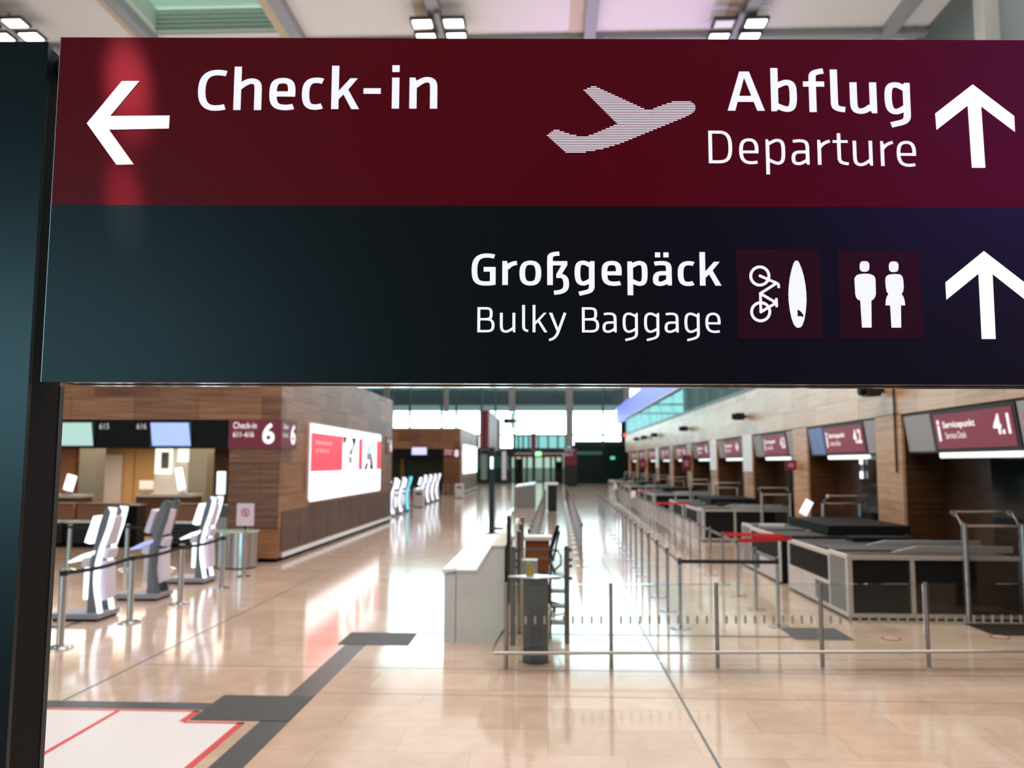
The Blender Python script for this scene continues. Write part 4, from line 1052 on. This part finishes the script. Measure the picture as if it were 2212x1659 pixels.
# ---- octagonal dispenser column
t = thing('dispenser_column', 'dark grey octagonal column with a white plate and a yellow cloth', 'dispenser', (-.145, 10.06, 0))
o8 = [(.16*math.cos(PI/8+PI/4*k), .16*math.sin(PI/8+PI/4*k)) for k in range(8)]
MB().prism(o8, lambda x, y: (x, y, .0), lambda x, y: (x, y, .97)).build('body', 'mid_grey', t)
MB().prism([(x*1.04, y*1.04) for x, y in o8], lambda x, y: (x, y, 0), lambda x, y: (x, y, .14)).build('foot', 'mid_grey', t)
MB().prism([(-.33, 0), (0, -.17), (.33, 0), (0, .17)], lambda x, y: (x, y, .985), lambda x, y: (x, y, 1.0)).build('top_plate', 'ledge_white', t)
MB().box(-.1, .1, -.1, .1, .97, .985).build('neck', 'black', t)
t = tag(MB().prism([(-.07, .0), (.02, 0.), (.04, .06), (-.02, .16), (-.06, .17)], lambda x, z: (-.19+x+.0, 9.98, 1.0+z), lambda x, z: (-.19+x, 10.02, 1.0+z)).build('cloth', 'yellow'), 'small ochre cloth draped on the white plate of the grey column', 'cloth')

# ---- glass barrier across the front
t = thing('glass_barrier', 'low glass barrier with steel posts and a foot rail across the hall', 'barrier', (-.48, 9.70, 0), rz=math.atan(.072))
xs = [0, 1.213, 2.445, 3.67, 4.92, 6.15, 7.4]
for x in xs:
    MB().tube([(x, 0, 0), (x, 0, .965)], .024, 14).build('post', 'post_steel', t, True)
for x0, x1 in zip(xs[:-1], xs[1:]):
    g = MB().box(x0+.035, x1-.035, -.006, .006, .08, .95).build('glass_panel', 'glass', t)
    MB().box(x0+.035, x1-.035, -.007, .007, .945, .953).build('top_edge', 'glass_edge', g)
    q = MB(); n = 10
    for k in range(n): q.box(x0+.06+(x1-x0-.12)*(k+.5)/n-.012, x0+.06+(x1-x0-.12)*(k+.5)/n+.012, -.0075, .0075, .50, .59)
    q.build('marking', mat('marking', (.40, .39, .35), .5) and 'marking', g)
MB().tube([(.02, 1.35, .21), (-.13, .3, .21), (-.15, -.16, .21), (7.5, -.16, .21)], .02, 12).build('foot_rail', 'steel', t, True)

# ================================================================== QUEUE POSTS
def make_post(label, belt, panel, group, sp_=1.4):
    p = thing('queue_post', label, 'queue post', (0, 0, 0), group)
    MB().lathe([(.15, 0), (.15, .01), (.03, .025)], n=20).build('base', 'steel', p, True)
    MB().lathe([(.024, .02), (.024, .98), (.018, 1.0)], n=12).build('post', 'steel', p, True)
    MB().lathe([(.029, .9), (.029, .975)], n=12).build('belt_head', 'dark_grey', p, True)
    if belt:
        MB().box(-.004, .004, .03, sp_-.03, .91, .96).build('belt', 'grey' if belt == 1 else 'belt_black', p)
    if panel:
        q = MB().box(-.004, .004, .05, sp_-.05, .42, .9).build('banner_panel', 'glass_milky', p)
        MB().box(-.008, .008, .03, sp_-.03, .40, .42).build('lower_rail', 'steel', q)
    return p
def row(name, x0, slope, ys, where, group, panel_from, sp_=1.4, first_belt=1):
    a = make_post('', first_belt, False, group, sp_); bq = make_post('', first_belt, True, group, sp_); e = make_post('', 0, False, group, sp_)
    for i, y in enumerate(ys):
        src = e if i == len(ys)-1 else (bq if y >= panel_from else a)
        lab = ('steel queue post, %s from the near end of %s' % (ORD[i], where)) if i < 15 else 'far steel queue post in %s, past the fifteenth' % where
        c = dup(src, (x0+slope*(y-ys[0]), y, 0), lab); c.rotation_euler = (0, 0, -math.atan(slope))
    for r in (a, bq, e):
        for ch in [g for q in r.children for g in q.children]+list(r.children): bpy.data.objects.remove(ch)
        bpy.data.objects.remove(r)
row('a', 1.90, .0155, [12.17+1.4*k for k in range(19)], 'the row bordering the bright aisle', 'queue posts bordering the bright aisle', 99)
row('b', 3.34, .0205, [12.36+1.4*k for k in range(27)], 'the row facing the check-in desks', 'queue posts facing the desks', 19)
row('c', .78, .0109, [19.23+1.4*k for k in range(24)], 'the row right of the black column', 'queue posts in the middle row', 1)
row('d', -.39, .0112, [17.3+1.4*k for k in range(19)], 'the row behind the glass booth', 'queue posts behind the booth', 1)
tag(MB().box(1.93, 3.31, 12.2, 12.21, .91, .965).build('cross_belt', 'belt_black'), 'black belt stretched between the front posts of the two right rows', 'belt')
q = on_z(1192, 1106)
t = thing('black_column', 'black box column with a white cap in the middle aisle', 'column', (q.x, q.y, 0))
MB().box(-.2, .24, -.2, .2, 0.03, 1.3).build('body', 'black', t); MB().box(-.36, .3, -.3, .3, 1.3, 1.4).build('cap', 'ledge_white', t); MB().box(-.24, .28, -.24, .24, 0, .03).build('foot', 'steel', t)
t = thing('white_lectern', 'white topped grey counter beyond the mast sign', 'counter', (-1.2, 43.5, 0))
MB().prism([(-.5, 0), (.5, 0), (.5, 1.2), (-.5, 1.05)], lambda x, z: (x, 0, z), lambda x, z: (x, 5, z)).build('body', 'grey', t); MB().prism([(-.52, 1.06), (.52, 1.21), (.52, 1.26), (-.52, 1.11)], lambda x, z: (x, -.02, z), lambda x, z: (x, 5.02, z)).build('top', 'ledge_white', t)
for x, y, lb in ((3.86, 36.3, 'small white sanitiser box on a queue post facing the desks'), (4.03, 48.0, 'tiny white sanitiser box on a farther queue post')):
    tag(MB().box(x-.25, x-.035, y-.05, y+.05, .85, 1.15).build('sanitiser_box', 'ledge_white', bevel=.02), lb, 'dispenser', 'sanitiser boxes')
# red belts closing the desk lanes
for x0, y0, x1, y1, lb in ((3.45, 16.6, 4.52, 16.3, 'upper red belt closing the lane by the second check-in desk'), (3.43, 15.2, 4.52, 15.7, 'lower red belt closing the lane by the nearest check-in desk'), (3.75, 29.2, 4.9, 29.0, 'red belt closing the lane by the second pair of desks'), (4.0, 41.5, 5.2, 41.3, 'red belt closing the lane by the third pair of desks'), (4.2, 53.8, 5.6, 53.5, 'small red belt closing a lane far down the desks')):
    q = MB(); n = Vector((y0-y1, x1-x0, 0)).normalized()*.003
    v = [Vector((x0, y0, .93)), Vector((x1, y1, .93)), Vector((x1, y1, 1.0)), Vector((x0, y0, 1.0))]
    a = [q.bm.verts.new(p+n) for p in v]; c = [q.bm.verts.new(p-n) for p in v]
    q.bm.faces.new(a); q.bm.faces.new(c[::-1])
    for i in range(4): q.bm.faces.new((a[i], c[i], c[(i+1) % 4], a[(i+1) % 4]))
    q.build('red_belt', 'belt_red'); o = bpy.data.objects[-1] if False else COL.objects[-1]
    tag(o, lb, 'belt', 'red lane belts')

# ================================================================== CHECK-IN DESKS
mat('desk_top', (.05, .048, .045), .55, spec=.2)
def make_desk(hood=False):
    t = thing('check_in_desk', '', 'desk', (0, 0, 0), 'check-in desks along the right wall')
    al = 'aluminium'
    MB().box(.03, 2.6, .03, 3.07, .05, .9).build('body', 'matt_black', t)
    MB().box(.06, 2.6, .06, 3.04, 0, .05).build('plinth', 'matt_black', t)
    q = MB()
    for x in (0, .93, 1.72, 2.54): q.box(x, x+.065, -.01, .03, .05, .96)
    q.box(0, 2.6, -.012, .03, .9, .96).box(0, 2.6, -.012, .03, .04, .10)
    q.build('side_frame', al, t)
    q = MB()
    for y in (0, .78, 3.04): q.box(-.012, .03, y, y+.065, .05, .96)
    q.box(-.012, .03, 0, 3.1, .04, .10).box(-.012, .03, .8, 3.1, .87, .94).box(-.012, .03, 0, .84, .91, .97).box(-.012, .03, .84, 3.05, .41, .47)
    q.build('front_frame', 'offwhite', t)
    MB().box(-.004, .03, .07, .78, .1, .91).build('end_panel', 'grey', t)
    MB().box(-.002, .03, .86, 3.0, .47, .87).build('niche', 'matt_black', t)
    MB().box(-.006, .02, 1.55, 2.28, .1, .41).build('door', 'offwhite', t); MB().box(-.006, .02, 2.3, 3.03, .1, .41).build('door', 'offwhite', t)
    MB().box(-.004, .02, .88, 1.52, .1, .41).build('vent_panel', 'dark_grey', t)
    MB().box(.05, 2.58, .05, 3.05, .9, .935).build('top', 'desk_top', t)
    MB().box(.1, 2.9, .9, 1.75, .935, .96).build('scale_belt', 'dark_grey', t)
    MB().prism([(.9, .935), (2.9, .935), (2.9, 1.03), (1.3, 1.03)], lambda x, z: (x, 1.8, z), lambda x, z: (x, 1.86, z)).build('belt_rail', al, t)
    MB().prism([(1.0, .935), (2.9, .935), (2.9, 1.03), (1.4, 1.03)], lambda x, z: (x, .8, z), lambda x, z: (x, .86, z)).build('belt_rail', al, t)
    if hood: MB().box(1.0, 2.6, .25, 2.95, .96, 1.13).build('conveyor_hood', 'matt_black', t)
    else: MB().box(1.0, 2.0, 2.5, 2.95, .935, 1.02).build('back_unit', 'matt_black', t)
    return t
def make_arch():
    t = thing('baggage_arch', '', 'arch', (0, 0, 0), 'steel baggage arches beside the desks')
    for x in (0, .85): MB().tube([(x, 0, 0), (x, 0, 1.44), (x, .34, 1.61)], .045, 12).build('post', 'steel', t, True)
    MB().tube([(0, .34, 1.61), (.85, .34, 1.61)], .02, 8).build('top_bar', 'steel', t); MB().tube([(0, 0, 1.42), (.85, 0, 1.42)], .02, 8).build('cross_bar', 'steel', t)
    MB().box(.05, .8, -.005, .005, .1, 1.4).build('glass_screen', 'glass', t)
    return t
dk = make_desk(); dk2 = make_desk(True); ar = make_arch()
first = True
far_words = ['nearest', 'second', 'third', 'fourth', 'fifth', 'sixth', 'seventh', 'eighth', 'ninth', 'tenth']
for k in range(5):
    Y0 = 12.93+12.5*k; X0 = 4.55+.011*(Y0-12.93)
    for j, (y, s) in enumerate(((Y0, 1), (Y0+6.8, -1))):
        n = 2*k+j
        lb = 'black check-in desk with white front doors, %s along the right wall' % far_words[n]
        if n == 0: o = dk; o.location = (X0, y, 0); o['label'] = lb
        elif n == 1: o = dk2; o.location = (X0, y, 0); o['label'] = lb; o.scale = (1, s, 1)
        else: o = dup(dk2 if j else dk, (X0, y, 0), lb); o.scale = (1, s, 1)
        la = 'steel framed glass baggage arch beside the %s check-in desk' % far_words[n]
        ay = Y0-.06 if j == 0 else Y0+6.86
        if n == 0: a = ar; a.location = (6.28, ay, 0); a['label'] = la
        else: a = dup(ar, (6.45, ay, 0), la); a.scale = (1, s, 1)
tag(MB().box(4.75, 5.3, 18.9, 19.0, .937, 1.0).build('paper_tray', 'ledge_white'), 'white tray lying on the second check-in desk', 'tray')
t = thing('desk_monitor', 'small white tilted screen at the second check-in desk', 'monitor', (6.0, 19.6, .936))
MB().box(-.08, .08, -.08, .08, 0, .02).build('foot', 'black', t); MB().tube([(0, 0, .02), (0, 0, .32)], .02, 8).build('stem', 'grey', t)
q = MB().box(-.09, .09, -.02, .02, -.18, .18).build('screen', 'light_bar', t); q.location = (0, 0, .40); q.rotation_euler = (0, .5, 0)
t = thing('wall_lamp', 'slim white upright lamp at the back of the second check-in bay', 'lamp', (8.02, 21.4, 1.98))
MB().box(-.04, 0, -.03, .03, 0, .62).build('backplate', 'aluminium', t); MB().box(-.08, -.04, -.06, .06, .36, .62).build('upper_lens', 'led_white', t); MB().box(-.08, -.04, -.06, .06, 0, .18).build('lower_lens', 'led_white', t)
# displays over the desks
for i in range(0, 10):
    y = 14.65+PIT*i; num = '4.%d' % (i+1)
    t = thing('check_in_display', 'dark red 4.%d display with grey side screens hung in its check-in bay' % (i+1), 'display', (7.42, y, 2.58), 'displays over the check-in bays')
    t.rotation_euler = (0, -.13, 0)
    MB().box(.02, .14, -2.13, 2.68, -.02, .78).build('housing', 'dark_grey', t)
    MB().box(-.01, .02, -1.42, 1.40, .02, .76).build('bezel', 'black', t)
    s = MB().box(-.02, -.01, -1.32, 1.33, .06, .70).build('screen', 'display_red', t)
    text('Servicepunkt', 1.15, 'display_text', s, (-.024, 1.0, .40), '-X', .16, bold=.02)
    text('Service Desk', .75, 'display_text', s, (-.024, .95, .24), '-X', .12)
    text('i', .1, 'display_text', s, (-.024, 1.22, .2), '-X', .4, bold=.03)
    text(num, .5, 'display_text', s, (-.024, -.72, .26), '-X', .34, name='number', bold=.03)
    MB().box(-.01, .02, 1.5, 2.62, .02, .74).build('side_screen', 'display_blue' if i == 1 else 'screen_grey', t)
    q = MB().box(-.01, .02, -2.12, -1.48, .02, .76).build('side_screen', 'screen_grey', t)
    if i == 0:
        d = MB(); c0 = -1.75
        d.prism([(c0+.19*math.cos(2*PI*k/28), .4+.24*math.sin(2*PI*k/28)) for k in range(28)], lambda yy, z: (-.015, yy, z), lambda yy, z: (-.011, yy, z)); d.build('no_entry_disc', 'display_orange', q)
        MB().box(-.018, -.015, c0-.17, c0+.17, .37, .43).build('no_entry_bar', 'offwhite', q)
    MB().box(-.02, .08, -1.35, 1.35, -.12, -.02).build('light_bar', 'light_bar', t, bevel=.02)
# speakers, rod, posters and flag signs on the walnut front
sps = [(18.2, 3.94), (30.6, 4.07), (42.9, 4.13), (54.6, 4.2), (60.4, 4.22), (65.6, 4.25)]
for i, (y, z) in enumerate(sps):
    t = thing('wall_speaker', 'black speaker on the walnut fascia, %s from the front' % ORD[i], 'speaker', (RX, y, z), 'black speakers on the walnut fascia')
    MB().box(-.12, 0, -.06, .06, -.05, .05).build('bracket', 'black', t); MB().box(-.42, -.1, -.17, .17, -.13, .13).build('body', 'black', t, bevel=.02); MB().lathe([(.11, 0), (.11, .1)], n=18).build('horn', 'matt_black', t).matrix_local = Matrix.Translation((-.42, 0, 0)) @ Matrix.Rotation(-PI/2, 4, 'Y')
tag(MB().tube([(7.276, 17.62, 2.17), (7.276, 17.62, 3.95)], .022, 8).build('hanging_rod', 'black'), 'thin black rod hanging down the nearest walnut pillar', 'rod')
for i, yy in ((2, 30.55), (3, 36.8), (6, 55.55)):
    o = MB().box(RX-.02, RX, yy-.67, yy+.67, 2.06, 3.40).build('white_poster', 'panel_light'); tag(o, 'tall white panel on the upper half of the %s walnut pillar' % {2: 'third', 3: 'fourth', 6: 'seventh'}[i], 'panel', 'white panels on the walnut pillars')
for lb, y, z0, z1, w in (('small dark red flag sign on the second walnut pillar', 24.7, 2.16, 2.45, .3), ('larger dark red flag sign on the fifth walnut pillar', 42.6, 1.95, 2.75, .45), ('dark red flag sign far down the walnut pillars', 62.0, 1.95, 2.6, .5)):
    t = thing('flag_sign', lb, 'sign', (RX, y, z0), 'red flag signs on the walnut pillars')
    MB().box(-w, 0, -.02, .02, 0, z1-z0).build('panel', 'red_sign', t); MB().box(-w*.75, -w*.25, -.025, -.02, (z1-z0)*.3, (z1-z0)*.7).build('symbol', mat('flag_mark', (.5, .25, .3), .5) and 'flag_mark', t)
t = thing('alarm_light', 'small red light at the far end of the walnut fascia', 'lamp', (RX-.05, 77.5, 4.85)); MB().lathe([(.14, 0), (.18, .12), (.1, .24)], n=14).build('lens', 'red_light', t, True); MB().box(-.1, .1, -.1, .1, -.06, 0).build('bracket', 'black', t)

# ================================================================== FLOOR COVERINGS
def mat_thing(nm, lb, cat, x0, x1, y0, y1, m, z=.006):
    return tag(MB().box(x0, x1, y0, y1, .002, z).build(nm, m), lb, cat)
mat_thing('floor_grating', 'dark grating mat at the corner of the white floor area', 'mat', -3.27, -2.36, 7.66, 8.46, 'grating')
mat_thing('floor_grating', 'dark grating mat at the far end of the granite band', 'mat', -2.72, -1.8, 10.84, 11.6, 'grating')
mat_thing('floor_mat', 'grey mat on the floor before the nearest check-in desk', 'mat', 3.32, 4.1, 11.48, 12.28, 'dark_grey')
mat_thing('floor_mat', 'black mat on the floor under the right hand baggage arch', 'mat', 6.15, 9.2, 11.9, 12.75, 'matt_black')
t = thing('waiting_area', 'white floor area edged with red tape at the bottom left', 'floor marking', (-4., 6.5, 0))
MB().prism([(-8, 4.2), (-2.75, 4.2), (-2.75, 7.60), (-3.30, 7.60), (-3.30, 7.93), (-8, 7.93)], lambda x, y: (x+4, y-6.5, .0005), lambda x, y: (x+4, y-6.5, .0035)).build('sheet', 'vinyl_white', t)
q = MB()
for x0, x1, y0, y1 in ((-2.80, -2.74, 4.2, 7.60), (-3.30, -2.74, 7.56, 7.60), (-3.35, -3.29, 7.60, 7.93), (-8, -3.29, 7.89, 7.93)): q.box(x0+4, x1+4, y0-6.5, y1-6.5, .0036, .005)
q.build('red_border', 'vinyl_red', t)
MB().box(-4.085+4, -4.04+4, 4.2-6.5, 7.89-6.5, .0036, .005).build('red_line', 'vinyl_red', t)
for x, y, lb in ((4.63, 11.62, 'round red and white sticker on the floor left of the black mat'), (6.16, 11.8, 'round red and white sticker on the floor at the right edge')):
    t = thing('floor_sticker', lb, 'sticker', (x, y, 0), 'round floor stickers')
    q = MB(); MB().lathe([(.13, .0062), (.13, .0068)], n=28).build('ring', 'sticker_red', t); MB().lathe([(.09, .0068), (.09, .0074)], n=28).build('disc', 'sticker_white', t); q.bm.free()
    MB().box(-.07, .07, -.02, .02, .0074, .0078).build('symbol', 'sticker_red', t)

# ================================================================== CEILING LIGHTS
for i, (px, lit) in enumerate(((18, (1, 1, 1, 1)), (950, (1, 1, 1, 1)), (1592, (0, 1, 1, 1)), (2205, (1, 1, 1, 1)))):
    lb = ['four lamp ceiling light above the dark post at the left', 'four lamp ceiling light above the word Check-in', 'four lamp ceiling light with one lamp out', 'four lamp ceiling light at the top right corner'][i]
    z = CEIL-.75; c = on_z(px, 66, z)
    t = thing('ceiling_light', lb, 'ceiling light', (c.x, c.y, z), 'clusters of ceiling lamps')
    MB().box(-.09, .09, -1.0, .9, .12, .24).build('arm', 'ceiling_beam', t); MB().tube([(0, 0, .2), (0, 0, .72)], .05, 8).build('hanger', 'ceiling_beam', t)
    for n, (sx, sy) in enumerate(((-1, -1), (1, -1), (-1, 1), (1, 1))):
        x, y = sx*.62, sy*.52
        h = MB().box(x-.46, x+.46, y-.36, y+.36, 0, .12).build('lamp_housing', 'dark_grey', t)
        MB().box(x-.36, x+.36, y-.27, y+.27, -.02, 0).build('lamp_glass', 'lamp' if lit[n] else 'panel_light', h)
